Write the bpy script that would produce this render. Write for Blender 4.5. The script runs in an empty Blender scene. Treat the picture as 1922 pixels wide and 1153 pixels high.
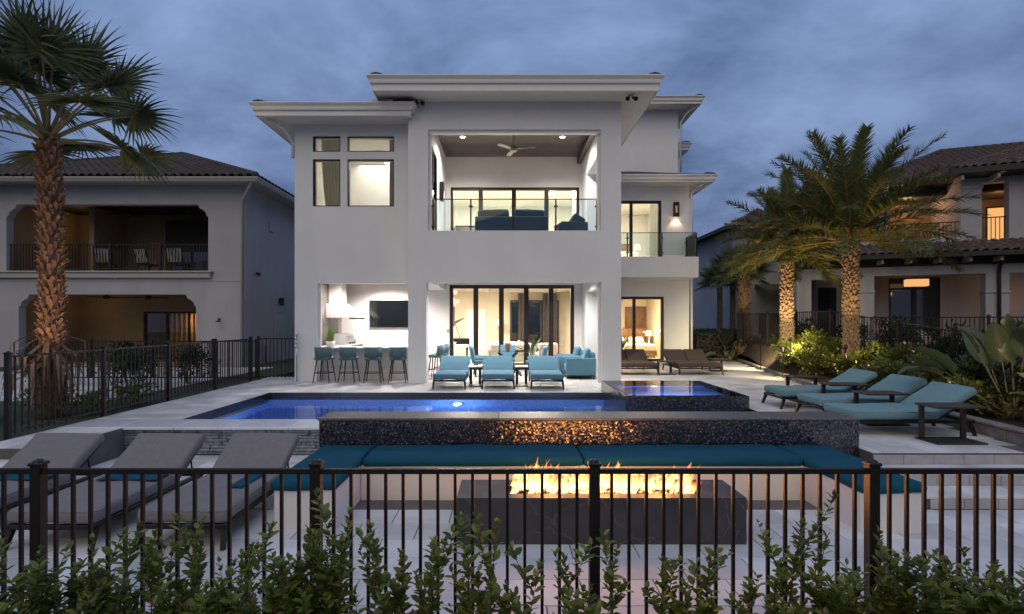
import bpy, math, random
from mathutils import Vector, Matrix, noise
PI = math.pi
R = math.radians
scene = bpy.context.scene
COL = scene.collection
rnd = random.Random(7)

# ------------------------------------------------------------------ camera, sky, sun, exposure
CZ = 1.706                                    # eye height above the pool deck (deck = z 0)
cam_d = bpy.data.cameras.new('camera')
cam = bpy.data.objects.new('camera', cam_d)
COL.objects.link(cam)
cam.location = (0, 0, CZ)
cam.rotation_euler = (R(90), 0, 0)
cam_d.sensor_width = 36
cam_d.sensor_fit = 'HORIZONTAL'
cam_d.lens = 1000 / 1922 * 36
cam_d.shift_x = 11 / 1922
cam_d.shift_y = 25.5 / 1922
cam_d.clip_start = 0.05
cam_d.clip_end = 2000
scene.camera = cam

world = bpy.data.worlds.new('World')
scene.world = world
world.use_nodes = True
wn = world.node_tree.nodes
wl = world.node_tree.links
wn.clear()
w_out = wn.new('ShaderNodeOutputWorld')
w_bg = wn.new('ShaderNodeBackground')
w_sky = wn.new('ShaderNodeTexSky')
w_sky.sky_type = 'NISHITA'
w_sky.sun_disc = False
w_sky.sun_elevation = R(2.0)
w_sky.sun_rotation = R(200)
w_bg.inputs['Strength'].default_value = 0.11
geo = wn.new('ShaderNodeTexCoord')
sep = wn.new('ShaderNodeSeparateXYZ')
wl.new(geo.outputs['Generated'], sep.inputs[0])
def wmath(op, a, b=None, clamp=False):
    n = wn.new('ShaderNodeMath'); n.operation = op; n.use_clamp = clamp
    for i, v in enumerate((a, b)):
        if v is None: continue
        if isinstance(v, (int, float)): n.inputs[i].default_value = v
        else: wl.new(v, n.inputs[i])
    return n.outputs[0]
zz = wmath('ADD', wmath('MAXIMUM', sep.outputs['Z'], 0.0), 0.42)
cx = wmath('DIVIDE', sep.outputs['X'], zz)
cy = wmath('DIVIDE', sep.outputs['Y'], zz)
cmb = wn.new('ShaderNodeCombineXYZ')
wl.new(wmath('MULTIPLY', cx, 1.15), cmb.inputs[0]); wl.new(wmath('MULTIPLY', cy, 1.5), cmb.inputs[1])
n1 = wn.new('ShaderNodeTexNoise'); n1.inputs['Scale'].default_value = 1.9; n1.inputs['Detail'].default_value = 5.0
n1.inputs['Roughness'].default_value = 0.58; n1.inputs['Distortion'].default_value = 0.25
wl.new(cmb.outputs[0], n1.inputs['Vector'])
ramp = wn.new('ShaderNodeValToRGB')
ramp.color_ramp.elements[0].position = 0.36; ramp.color_ramp.elements[0].color = (0.64, 1.04, 2.10, 1)
ramp.color_ramp.elements[1].position = 0.66; ramp.color_ramp.elements[1].color = (1.72, 2.42, 4.15, 1)
wl.new(n1.outputs['Fac'], ramp.inputs[0])
mix = wn.new('ShaderNodeMix'); mix.data_type = 'RGBA'; mix.inputs[0].default_value = 0.95
wl.new(w_sky.outputs[0], mix.inputs[6]); wl.new(ramp.outputs[0], mix.inputs[7])
zen = wmath('ADD', wmath('MULTIPLY', wmath('MAXIMUM', sep.outputs['Z'], 0.0), 1.15), 0.80)      # overcast: brighter overhead
scl = wn.new('ShaderNodeVectorMath'); scl.operation = 'SCALE'
wl.new(mix.outputs[2], scl.inputs[0]); wl.new(zen, scl.inputs['Scale'])
wl.new(scl.outputs[0], w_bg.inputs['Color'])
wl.new(w_bg.outputs[0], w_out.inputs['Surface'])

sun_d = bpy.data.lights.new('sunset_glow', 'SUN')
sun_d.energy = 0.85
sun_d.angle = R(70)
sun_d.color = (1.0, 0.77, 0.36)
sun = bpy.data.objects.new('sunset_glow', sun_d)
COL.objects.link(sun)
sun.rotation_euler = (R(46), 0, R(-15))

scene.view_settings.view_transform = 'Standard'
scene.view_settings.look = 'None'
scene.view_settings.gamma = 1
scene.view_settings.exposure = 0.18
scene.cycles.max_bounces = 8
scene.cycles.diffuse_bounces = 3
scene.cycles.glossy_bounces = 3
scene.cycles.transmission_bounces = 4
scene.cycles.transparent_max_bounces = 16
scene.cycles.sample_clamp_indirect = 4
scene.cycles.caustics_reflective = False
scene.cycles.caustics_refractive = False
scene.cycles.use_denoising = True

# ------------------------------------------------------------------ materials
def new_mat(name):
    m = bpy.data.materials.new(name)
    m.use_nodes = True
    nt = m.node_tree
    return m, nt.nodes, nt.links, nt.nodes['Principled BSDF']

def mat(name, col, rough=0.6, metal=0.0, var=0.12, scale=3.0, bump=0.0, bscale=60.0, rand=0.0, spec=0.5, coords='Object', col2=None, detail=5.0, streak=0.0):
    m, N, L, P = new_mat(name)
    P.inputs['Roughness'].default_value = rough
    P.inputs['Metallic'].default_value = metal
    P.inputs['Specular IOR Level'].default_value = spec
    tc = N.new('ShaderNodeTexCoord')
    src = tc.outputs['Object']
    if coords == 'World':
        g = N.new('ShaderNodeNewGeometry'); src = g.outputs['Position']
    tx = N.new('ShaderNodeTexNoise'); tx.inputs['Scale'].default_value = scale; tx.inputs['Detail'].default_value = detail
    L.new(src, tx.inputs['Vector'])
    mx = N.new('ShaderNodeMix'); mx.data_type = 'RGBA'
    a = [c * (1 - var) for c in col]; b = [min(1, c * (1 + var)) for c in (col2 or col)]
    mx.inputs[6].default_value = (*a, 1); mx.inputs[7].default_value = (*b, 1)
    rp = N.new('ShaderNodeMapRange'); rp.inputs[1].default_value = 0.3; rp.inputs[2].default_value = 0.7
    L.new(tx.outputs['Fac'], rp.inputs[0]); L.new(rp.outputs[0], mx.inputs[0])
    out = mx.outputs[2]
    if streak:                                # rain marks drawn down the wall
        mp = N.new('ShaderNodeMapping'); mp.inputs['Scale'].default_value = (1.1, 1.1, 0.16); L.new(src, mp.inputs[0])
        sn = N.new('ShaderNodeTexNoise'); sn.inputs['Scale'].default_value = 1.6; sn.inputs['Detail'].default_value = 6; L.new(mp.outputs[0], sn.inputs['Vector'])
        sr = N.new('ShaderNodeMapRange'); sr.inputs[1].default_value = 0.42; sr.inputs[2].default_value = 0.75; sr.inputs[3].default_value = 1.0; sr.inputs[4].default_value = 1 - streak
        L.new(sn.outputs['Fac'], sr.inputs[0])
        sm = N.new('ShaderNodeVectorMath'); sm.operation = 'SCALE'
        L.new(out, sm.inputs[0]); L.new(sr.outputs[0], sm.inputs['Scale']); out = sm.outputs[0]
    if rand:
        oi = N.new('ShaderNodeObjectInfo')
        mr = N.new('ShaderNodeMapRange'); mr.inputs[3].default_value = 1 - rand; mr.inputs[4].default_value = 1 + rand
        L.new(oi.outputs['Random'], mr.inputs[0])
        mm = N.new('ShaderNodeVectorMath'); mm.operation = 'SCALE'
        L.new(out, mm.inputs[0]); L.new(mr.outputs[0], mm.inputs['Scale']); out = mm.outputs[0]
    L.new(out, P.inputs['Base Color'])
    if bump:
        bt = N.new('ShaderNodeTexNoise'); bt.inputs['Scale'].default_value = bscale; bt.inputs['Detail'].default_value = 3
        L.new(src, bt.inputs['Vector'])
        bp = N.new('ShaderNodeBump'); bp.inputs['Strength'].default_value = bump; bp.inputs['Distance'].default_value = 0.01
        L.new(bt.outputs['Fac'], bp.inputs['Height']); L.new(bp.outputs[0], P.inputs['Normal'])
    return m

def emit(name, col, strength):
    m, N, L, P = new_mat(name)
    N.remove(P)
    e = N.new('ShaderNodeEmission'); e.inputs[0].default_value = (*col, 1); e.inputs[1].default_value = strength
    L.new(e.outputs[0], N['Material Output'].inputs[0])
    return m

def glass(name, tint=(0.93, 0.96, 0.96), ior=1.45, rough=0.0):
    m, N, L, P = new_mat(name)
    N.remove(P)
    t = N.new('ShaderNodeBsdfTransparent'); t.inputs[0].default_value = (*tint, 1)
    g = N.new('ShaderNodeBsdfGlossy'); g.inputs['Roughness'].default_value = rough
    f = N.new('ShaderNodeFresnel'); f.inputs[0].default_value = ior
    s = N.new('ShaderNodeMixShader')
    L.new(f.outputs[0], s.inputs[0]); L.new(t.outputs[0], s.inputs[1]); L.new(g.outputs[0], s.inputs[2])
    L.new(s.outputs[0], N['Material Output'].inputs[0])
    return m

def water(name, tint, wscale=3.0, wstr=0.10):
    m, N, L, P = new_mat(name)
    N.remove(P)
    g0 = N.new('ShaderNodeNewGeometry')
    nz = N.new('ShaderNodeTexNoise'); nz.inputs['Scale'].default_value = wscale; nz.inputs['Detail'].default_value = 3
    L.new(g0.outputs['Position'], nz.inputs['Vector'])
    bp = N.new('ShaderNodeBump'); bp.inputs['Strength'].default_value = wstr; bp.inputs['Distance'].default_value = 0.02
    L.new(nz.outputs['Fac'], bp.inputs['Height'])
    t = N.new('ShaderNodeBsdfRefraction'); t.inputs[0].default_value = (*tint, 1); t.inputs['IOR'].default_value = 1.33; t.inputs['Roughness'].default_value = 0.0
    L.new(bp.outputs[0], t.inputs['Normal'])
    g = N.new('ShaderNodeBsdfGlossy'); g.inputs['Roughness'].default_value = 0.02
    L.new(bp.outputs[0], g.inputs['Normal'])
    f = N.new('ShaderNodeFresnel'); f.inputs[0].default_value = 1.33
    L.new(bp.outputs[0], f.inputs['Normal'])
    s = N.new('ShaderNodeMixShader')
    L.new(f.outputs[0], s.inputs[0]); L.new(t.outputs[0], s.inputs[1]); L.new(g.outputs[0], s.inputs[2])
    L.new(s.outputs[0], N['Material Output'].inputs[0])
    return m

def mosaic(name, cols, cell=0.018, rough=0.17, tilt=0.26):
    """small glass mosaic: each cell its own tint, tilt and gloss"""
    m, N, L, P = new_mat(name)
    g = N.new('ShaderNodeNewGeometry')
    sc = N.new('ShaderNodeVectorMath'); sc.operation = 'SCALE'; sc.inputs['Scale'].default_value = 1 / cell
    ad = N.new('ShaderNodeVectorMath'); ad.operation = 'ADD'; ad.inputs[1].default_value = (0.37, 0.41, 0.43)
    fl = N.new('ShaderNodeVectorMath'); fl.operation = 'FLOOR'
    L.new(g.outputs['Position'], sc.inputs[0]); L.new(sc.outputs[0], ad.inputs[0]); L.new(ad.outputs[0], fl.inputs[0])
    wnz = N.new('ShaderNodeTexWhiteNoise'); wnz.noise_dimensions = '3D'
    L.new(fl.outputs[0], wnz.inputs['Vector'])
    rp = N.new('ShaderNodeValToRGB'); rp.color_ramp.interpolation = 'CONSTANT'
    while len(rp.color_ramp.elements) < len(cols): rp.color_ramp.elements.new(0.5)
    for i, (p, c) in enumerate(cols):
        rp.color_ramp.elements[i].position = p; rp.color_ramp.elements[i].color = (*c, 1)
    L.new(wnz.outputs['Value'], rp.inputs[0])
    L.new(rp.outputs[0], P.inputs['Base Color'])
    sb = N.new('ShaderNodeVectorMath'); sb.operation = 'SUBTRACT'; sb.inputs[1].default_value = (0.5, 0.5, 0.5)
    L.new(wnz.outputs['Color'], sb.inputs[0])
    s2 = N.new('ShaderNodeVectorMath'); s2.operation = 'SCALE'; s2.inputs['Scale'].default_value = tilt
    L.new(sb.outputs[0], s2.inputs[0])
    a2 = N.new('ShaderNodeVectorMath'); a2.operation = 'ADD'
    L.new(g.outputs['Normal'], a2.inputs[0]); L.new(s2.outputs[0], a2.inputs[1])
    nm = N.new('ShaderNodeVectorMath'); nm.operation = 'NORMALIZE'
    L.new(a2.outputs[0], nm.inputs[0]); L.new(nm.outputs[0], P.inputs['Normal'])
    P.inputs['Roughness'].default_value = rough
    P.inputs['IOR'].default_value = 1.75; P.inputs['Specular IOR Level'].default_value = 0.8
    return m

def leafmat(name, c1, c2, rough=0.45, trans=0.25, rand=0.25):
    m, N, L, P = new_mat(name)
    g = N.new('ShaderNodeNewGeometry')
    mx = N.new('ShaderNodeMix'); mx.data_type = 'RGBA'
    mx.inputs[6].default_value = (*c1, 1); mx.inputs[7].default_value = (*c2, 1)
    L.new(g.outputs['Random Per Island'], mx.inputs[0])
    L.new(mx.outputs[2], P.inputs['Base Color'])
    P.inputs['Roughness'].default_value = rough
    P.inputs['Specular IOR Level'].default_value = 0.35
    tr = N.new('ShaderNodeBsdfTranslucent'); L.new(mx.outputs[2], tr.inputs[0])
    s = N.new('ShaderNodeMixShader'); s.inputs[0].default_value = trans
    L.new(P.outputs[0], s.inputs[1]); L.new(tr.outputs[0], s.inputs[2])
    L.new(s.outputs[0], N['Material Output'].inputs[0])
    return m

M = {}
M['stucco'] = mat('stucco', (0.82, 0.83, 0.835), 0.85, var=0.05, scale=0.7, bump=0.25, bscale=90, coords='World', streak=0.05)
M['trim'] = mat('white_trim', (0.80, 0.79, 0.78), 0.55, var=0.03)
M['soffit'] = mat('soffit', (0.80, 0.78, 0.76), 0.7, var=0.03)
M['roof_dark'] = mat('dark_roof_tile', (0.028, 0.027, 0.03), 0.7, var=0.3, scale=6)
M['black_metal'] = mat('black_metal', (0.012, 0.011, 0.012), 0.42, 0.3, var=0.2)
M['bronze'] = mat('bronze_frame', (0.022, 0.017, 0.016), 0.4, 0.4, var=0.2)
M['fence'] = mat('fence_paint', (0.018, 0.015, 0.014), 0.38, 0.2, var=0.25, scale=8, bump=0.05)
M['steel'] = mat('brushed_steel', (0.55, 0.55, 0.56), 0.28, 1.0, var=0.06)
M['glass'] = glass('window_glass')
M['rail_glass'] = glass('railing_glass', (0.86, 0.93, 0.94), 1.5)
M['paver'] = mat('pale_paver', (0.60, 0.585, 0.585), 0.55, var=0.2, scale=1.7, bump=0.2, bscale=40, rand=0.18, coords='World', detail=8)
M['grout'] = mat('paver_joint', (0.13, 0.12, 0.12), 0.9, var=0.2, coords='World')
M['steptile'] = mat('step_riser_tile', (0.40, 0.385, 0.40), 0.6, var=0.15, scale=5, bump=0.15, rand=0.08, coords='World')
M['plaster_bench'] = mat('bench_plaster', (0.74, 0.71, 0.69), 0.85, var=0.04, bump=0.2, bscale=80)
M['mosaic'] = mosaic('dark_glass_mosaic', [(0, (0.006, 0.007, 0.012)), (0.36, (0.014, 0.016, 0.026)), (0.62, (0.030, 0.029, 0.040)), (0.84, (0.065, 0.062, 0.075)), (0.95, (0.15, 0.14, 0.15))])
M['mosaic_cap'] = mosaic('mosaic_cap', [(0, (0.05, 0.048, 0.05)), (0.4, (0.08, 0.075, 0.075)), (0.7, (0.11, 0.105, 0.105)), (0.9, (0.15, 0.14, 0.14))], tilt=0.12, rough=0.4)
M['pool_tile'] = mosaic('blue_pool_tile', [(0, (0.13, 0.26, 0.62)), (0.4, (0.18, 0.33, 0.70)), (0.7, (0.22, 0.38, 0.74)), (0.9, (0.27, 0.43, 0.80))], cell=0.05, tilt=0.05, rough=0.4)
M['waterline'] = mosaic('waterline_tile', [(0, (0.01, 0.012, 0.012)), (0.5, (0.02, 0.022, 0.02)), (0.8, (0.035, 0.035, 0.03))], tilt=0.2)
M['pool_water'] = water('pool_water', (0.72, 0.82, 1.0), 2.2, 0.30)
M['spa_water'] = water('spa_water', (0.70, 0.80, 1.0), 2.0, 0.05)
M['wet_sheet'] = mat('wet_edge', (0.74, 0.77, 0.86), 0.07, var=0.08, scale=5, bump=0.08, bscale=14, spec=1.0)  # pale blue base colour carries the sky's reflection in the water film
M['wetstone'] = mat('wet_split_stone', (0.17, 0.20, 0.25), 0.14, var=0.5, scale=12, bump=1.0, bscale=26, rand=0.15, spec=0.9)
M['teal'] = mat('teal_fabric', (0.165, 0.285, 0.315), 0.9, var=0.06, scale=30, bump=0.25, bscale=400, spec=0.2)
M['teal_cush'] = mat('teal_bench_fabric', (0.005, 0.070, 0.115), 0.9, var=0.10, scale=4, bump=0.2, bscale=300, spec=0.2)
M['blue'] = mat('steel_blue_fabric', (0.11, 0.245, 0.345), 0.9, var=0.06, scale=30, bump=0.25, bscale=400, spec=0.2)
M['navy'] = mat('navy_wicker', (0.016, 0.038, 0.065), 0.8, var=0.15, scale=40, bump=0.4, bscale=200)
M['taupe'] = mat('grey_taupe_fabric', (0.205, 0.195, 0.20), 0.92, var=0.07, scale=20, bump=0.25, bscale=400, spec=0.2)
M['brown'] = mat('brown_fabric', (0.095, 0.070, 0.058), 0.92, var=0.08, scale=20, bump=0.25, bscale=400, spec=0.2)
M['stoolteal'] = mat('stool_leather', (0.075, 0.155, 0.185), 0.55, var=0.08, scale=12)
M['darkwood'] = mat('dark_wood', (0.030, 0.022, 0.018), 0.5, var=0.3, scale=9)
M['ceilwood'] = mat('ceiling_board', (0.058, 0.044, 0.038), 0.45, var=0.25, scale=7, rand=0.22)
M['firestone'] = mat('fire_table_stone', (0.052, 0.050, 0.055), 0.45, var=0.25, scale=3, bump=0.1, bscale=30)
M['loft'] = mat('interior_paint', (0.80, 0.78, 0.73), 0.8, var=0.03)
M['cream'] = mat('cream_wall', (0.75, 0.66, 0.52), 0.75, var=0.07, scale=1.2)
M['loggia'] = mat('loggia_paint', (0.80, 0.76, 0.75), 0.85, var=0.03, bump=0.15, bscale=90, coords='World')
M['marble'] = mat('floor_marble', (0.66, 0.60, 0.50), 0.15, var=0.10, scale=1.5)
M['stonepanel'] = mat('grey_stone_panel', (0.17, 0.145, 0.14), 0.5, var=0.35, scale=2.2, rand=0.12, detail=9)
M['white'] = mat('white_gloss', (0.80, 0.78, 0.76), 0.4, var=0.02)
M['screen'] = mat('tv_screen', (0.004, 0.006, 0.007), 0.12, var=0.1)
M['counter'] = mat('counter_stone', (0.60, 0.585, 0.58), 0.3, var=0.12, scale=4)
M['curtain_grey'] = leafmat('grey_curtain', (0.42, 0.40, 0.36), (0.46, 0.43, 0.38), 0.9, 0.5)
M['sheer'] = leafmat('white_sheer', (0.78, 0.76, 0.72), (0.82, 0.80, 0.76), 0.9, 0.5)
M['darkcurtain'] = mat('dark_curtain', (0.07, 0.055, 0.05), 0.85, var=0.25, scale=6)
M['panelwood'] = mat('headboard_wood', (0.16, 0.085, 0.04), 0.45, var=0.3, scale=4)
M['linen'] = mat('white_linen', (0.80, 0.74, 0.64), 0.9, var=0.04)
M['pink'] = mat('blush_fabric', (0.50, 0.34, 0.30), 0.9, var=0.08)
M['black_gloss'] = mat('piano_lacquer', (0.010, 0.010, 0.010), 0.1, var=0.1)
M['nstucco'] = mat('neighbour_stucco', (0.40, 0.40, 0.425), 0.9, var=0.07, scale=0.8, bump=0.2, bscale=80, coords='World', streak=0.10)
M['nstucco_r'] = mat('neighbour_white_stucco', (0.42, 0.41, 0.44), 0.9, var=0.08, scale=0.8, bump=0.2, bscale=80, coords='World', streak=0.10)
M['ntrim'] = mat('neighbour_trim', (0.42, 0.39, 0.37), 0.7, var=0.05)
M['ntan'] = mat('neighbour_tan', (0.30, 0.22, 0.13), 0.85, var=0.08)
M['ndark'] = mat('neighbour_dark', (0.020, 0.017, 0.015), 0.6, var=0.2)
M['roofl'] = mat('brown_grey_tile', (0.052, 0.043, 0.040), 0.75, var=0.3, scale=7, rand=0.28, bump=0.2)
M['roofr'] = mat('terracotta_brown_tile', (0.075, 0.048, 0.040), 0.75, var=0.3, scale=7, rand=0.32, bump=0.2)
M['ncurtain'] = mat('tan_curtain', (0.45, 0.27, 0.10), 0.9, var=0.12, scale=6)
M['pinkhouse'] = mat('pink_render', (0.30, 0.20, 0.17), 0.9, var=0.08)
M['soil'] = mat('mulch', (0.035, 0.022, 0.016), 0.95, var=0.5, scale=14, bump=0.8, bscale=40, coords='World')
M['earth'] = mat('ground_turf', (0.030, 0.040, 0.018), 0.95, var=0.45, scale=6, bump=0.6, bscale=30, coords='World')
M['kerbstone'] = mat('kerb_stone', (0.23, 0.205, 0.195), 0.8, var=0.3, scale=6, bump=0.5, bscale=30, rand=0.18)
M['boot'] = mat('palm_boot', (0.23, 0.135, 0.078), 0.85, var=0.4, scale=14, bump=0.5, bscale=50, rand=0.35)
M['trunk'] = mat('palm_trunk', (0.13, 0.085, 0.055), 0.9, var=0.4, scale=9, bump=0.6, bscale=40)
M['datebark'] = mat('date_palm_bark', (0.24, 0.165, 0.105), 0.9, var=0.35, scale=16, bump=0.5, bscale=60)
M['fanleaf'] = leafmat('fan_leaf', (0.052, 0.080, 0.042), (0.11, 0.135, 0.062), 0.5, 0.12)
M['petiole'] = mat('petiole', (0.13, 0.115, 0.045), 0.5, var=0.2)
M['dateleaf'] = leafmat('date_leaf', (0.080, 0.105, 0.034), (0.150, 0.165, 0.050), 0.5, 0.2)
M['daterachis'] = mat('date_rachis', (0.22, 0.13, 0.05), 0.6, var=0.2)
M['shrubleaf'] = leafmat('shrub_leaf', (0.060, 0.105, 0.022), (0.26, 0.30, 0.060), 0.30, 0.38)
M['newleaf'] = leafmat('young_leaf', (0.10, 0.115, 0.03), (0.16, 0.10, 0.05), 0.4, 0.25)
M['stem'] = mat('shrub_stem', (0.055, 0.035, 0.02), 0.8, var=0.3)
M['bushleaf'] = leafmat('bush_leaf', (0.075, 0.100, 0.022), (0.20, 0.215, 0.050), 0.5, 0.25)
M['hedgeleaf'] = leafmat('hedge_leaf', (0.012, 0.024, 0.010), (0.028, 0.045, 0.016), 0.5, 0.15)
M['paddle'] = leafmat('paddle_leaf', (0.060, 0.085, 0.035), (0.14, 0.155, 0.075), 0.35, 0.2)
M['flower'] = mat('white_flower', (0.75, 0.68, 0.62), 0.7, var=0.05)
M['tubegrass'] = leafmat('ornamental_grass', (0.10, 0.17, 0.03), (0.20, 0.26, 0.06), 0.5, 0.25)
M['lampglow'] = emit('warm_lamp', (1.0, 0.80, 0.52), 14)
M['cove'] = emit('cove_light', (1.0, 0.90, 0.72), 3.2)
M['poolglow'] = emit('pool_lamp', (0.75, 0.92, 1.0), 9)
M['orangeglow'] = emit('orange_lamp', (1.0, 0.50, 0.18), 0.85)
M['fanmetal'] = mat('fan_metal', (0.30, 0.29, 0.28), 0.4, 0.6, var=0.05)
_m = M['firestone']; _N, _L = _m.node_tree.nodes, _m.node_tree.links       # thin pale veins in the charcoal stone
_P = _N['Principled BSDF']; _src = _P.inputs['Base Color'].links[0].from_socket
_tc = _N.new('ShaderNodeTexCoord'); _nz = _N.new('ShaderNodeTexNoise'); _nz.inputs['Scale'].default_value = 2.0; _nz.inputs['Detail'].default_value = 6
_L.new(_tc.outputs['Object'], _nz.inputs['Vector'])
_ad = _N.new('ShaderNodeVectorMath'); _ad.operation = 'ADD'; _L.new(_tc.outputs['Object'], _ad.inputs[0]); _L.new(_nz.outputs['Color'], _ad.inputs[1])
_vo = _N.new('ShaderNodeTexVoronoi'); _vo.feature = 'DISTANCE_TO_EDGE'; _vo.inputs['Scale'].default_value = 1.3; _L.new(_ad.outputs[0], _vo.inputs['Vector'])
_mr = _N.new('ShaderNodeMapRange'); _mr.inputs[1].default_value = 0.0; _mr.inputs[2].default_value = 0.012; _mr.inputs[3].default_value = 0.35; _mr.inputs[4].default_value = 0.0
_L.new(_vo.outputs['Distance'], _mr.inputs[0])
_mx = _N.new('ShaderNodeMix'); _mx.data_type = 'RGBA'; _mx.inputs[7].default_value = (0.24, 0.22, 0.21, 1)
_L.new(_mr.outputs[0], _mx.inputs[0]); _L.new(_src, _mx.inputs[6]); _L.new(_mx.outputs[2], _P.inputs['Base Color'])
M['logs'] = mat('lava_log', (0.030, 0.020, 0.015), 0.9, var=0.4, scale=18, bump=0.8, bscale=40)

# ------------------------------------------------------------------ mesh helpers
class MB:
    def __init__(s):
        s.v = []; s.f = []; s.m = []; s.cur = 0; s.attr = None
    def add(s, vs, fs):
        o = len(s.v)
        s.v.extend([tuple(p) for p in vs])
        for f in fs:
            s.f.append([i + o for i in f]); s.m.append(s.cur)
        return s
    def box(s, x0, x1, y0, y1, z0, z1, T=None):
        vs = [Vector(p) for p in ((x0,y0,z0),(x1,y0,z0),(x1,y1,z0),(x0,y1,z0),(x0,y0,z1),(x1,y0,z1),(x1,y1,z1),(x0,y1,z1))]
        if T: vs = [T @ p for p in vs]
        return s.add(vs, [(0,3,2,1),(4,5,6,7),(0,1,5,4),(1,2,6,5),(2,3,7,6),(3,0,4,7)])
    def bbox(s, x0, x1, y0, y1, z0, z1, b=0.006, T=None):
        """box with all edges chamfered"""
        vs = []; 
        xs, ys, zs = (x0, x1), (y0, y1), (z0, z1)
        idx = {}
        for i in (0,1):
            for j in (0,1):
                for k in (0,1):
                    sx, sy, sz = (1,-1)[i], (1,-1)[j], (1,-1)[k]
                    for a in range(3):
                        p = Vector((xs[i], ys[j], zs[k]))
                        q = Vector((sx*b if a != 0 else 0, sy*b if a != 1 else 0, sz*b if a != 2 else 0))
                        idx[(i,j,k,a)] = len(vs); vs.append(p + q)
        fs = []
        for i in (0,1):
            l = [idx[(i,0,0,0)], idx[(i,1,0,0)], idx[(i,1,1,0)], idx[(i,0,1,0)]]; fs.append(l if i else l[::-1])
            l = [idx[(0,i,0,1)], idx[(0,i,1,1)], idx[(1,i,1,1)], idx[(1,i,0,1)]]; fs.append(l if i else l[::-1])
            l = [idx[(0,0,i,2)], idx[(1,0,i,2)], idx[(1,1,i,2)], idx[(0,1,i,2)]]; fs.append(l if i else l[::-1])
        for i in (0,1):
            for j in (0,1):
                fs.append([idx[(i,j,0,0)], idx[(i,j,1,0)], idx[(i,j,1,1)], idx[(i,j,0,1)]])
                fs.append([idx[(i,0,j,0)], idx[(i,1,j,0)], idx[(i,1,j,2)], idx[(i,0,j,2)]])
                fs.append([idx[(0,i,j,1)], idx[(1,i,j,1)], idx[(1,i,j,2)], idx[(0,i,j,2)]])
                for k in (0,1): fs.append([idx[(i,j,k,0)], idx[(i,j,k,1)], idx[(i,j,k,2)]])
        if T: vs = [T @ p for p in vs]
        return s.add(vs, fs)
    def rbox(s, cx, cy, cz, sx, sy, sz, r, n=3, T=None, puff=0.0, mid=2):
        """rounded cushion box: cube grid pushed to a rounded box"""
        vs = []; fs = []; cache = {}
        hx, hy, hz = sx/2, sy/2, sz/2
        r = min(r, hx, hy, hz)
        def coords(h):
            c = [-h + r*(1-math.cos(PI/2*i/n)) for i in range(n+1)]
            md = [(-h + r) + (2*h - 2*r) * i/(mid+1) for i in range(1, mid+1)]
            return c + md + [-q for q in c[::-1]]
        X, Y, Z = coords(hx), coords(hy), coords(hz)
        nn = len(X)
        def vert(x, y, z):
            k = (round(x,5), round(y,5), round(z,5))
            if k in cache: return cache[k]
            p = Vector((x,y,z))
            q = Vector((max(-hx+r,min(hx-r,x)), max(-hy+r,min(hy-r,y)), max(-hz+r,min(hz-r,z))))
            d = p - q
            if d.length > 1e-7: p = q + d.normalized()*r
            if puff:
                w = max(0,1-(p.x/hx)**2)*max(0,1-(p.y/hy)**2)
                p.z += (1 if p.z > 0 else -1) * puff * w
                if mid > 4:                    # sat-on fabric: soft dents and creases
                    q_ = Vector((p.x*3.1+sx*7, p.y*3.1+sy*5, p.z*2))
                    p.z += 0.012*noise.noise(q_) + 0.004*noise.noise(q_*3.7)
                    p.x += 0.006*noise.noise(q_*1.7+Vector((9,3,1)))
            p += Vector((cx,cy,cz))
            if T: p = T @ p
            cache[k] = len(vs); vs.append(p)
            return cache[k]
        for i in range(nn-1):
            for j in range(nn-1):
                fs.append([vert(X[i],Y[j],hz),vert(X[i+1],Y[j],hz),vert(X[i+1],Y[j+1],hz),vert(X[i],Y[j+1],hz)])
                fs.append([vert(X[i],Y[j],-hz),vert(X[i],Y[j+1],-hz),vert(X[i+1],Y[j+1],-hz),vert(X[i+1],Y[j],-hz)])
                fs.append([vert(X[i],-hy,Z[j]),vert(X[i+1],-hy,Z[j]),vert(X[i+1],-hy,Z[j+1]),vert(X[i],-hy,Z[j+1])])
                fs.append([vert(X[i],hy,Z[j]),vert(X[i],hy,Z[j+1]),vert(X[i+1],hy,Z[j+1]),vert(X[i+1],hy,Z[j])])
                fs.append([vert(-hx,Y[i],Z[j]),vert(-hx,Y[i],Z[j+1]),vert(-hx,Y[i+1],Z[j+1]),vert(-hx,Y[i+1],Z[j])])
                fs.append([vert(hx,Y[i],Z[j]),vert(hx,Y[i+1],Z[j]),vert(hx,Y[i+1],Z[j+1]),vert(hx,Y[i],Z[j+1])])
        return s.add(vs, fs)
    def tube(s, pts, rad, n=8, cap=True):
        pts = [Vector(p) for p in pts]
        if not isinstance(rad, (list, tuple)): rad = [rad]*len(pts)
        vs = []; fs = []
        up = None
        for i, p in enumerate(pts):
            d = (pts[min(i+1,len(pts)-1)] - pts[max(i-1,0)]).normalized()
            if up is None:
                up = Vector((0,0,1)) if abs(d.z) < 0.9 else Vector((1,0,0))
            a = d.cross(up).normalized(); up = a.cross(d).normalized()
            for k in range(n):
                t = 2*PI*(k+0.5)/n
                vs.append(p + (a*math.cos(t) + up*math.sin(t))*rad[i])
        for i in range(len(pts)-1):
            for k in range(n):
                a, b = i*n+k, i*n+(k+1)%n
                fs.append((a, a+n, b+n, b))
        if cap:
            fs.append(tuple(range(n))); fs.append(tuple(range((len(pts)-1)*n, len(pts)*n))[::-1])
        return s.add(vs, fs)
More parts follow.
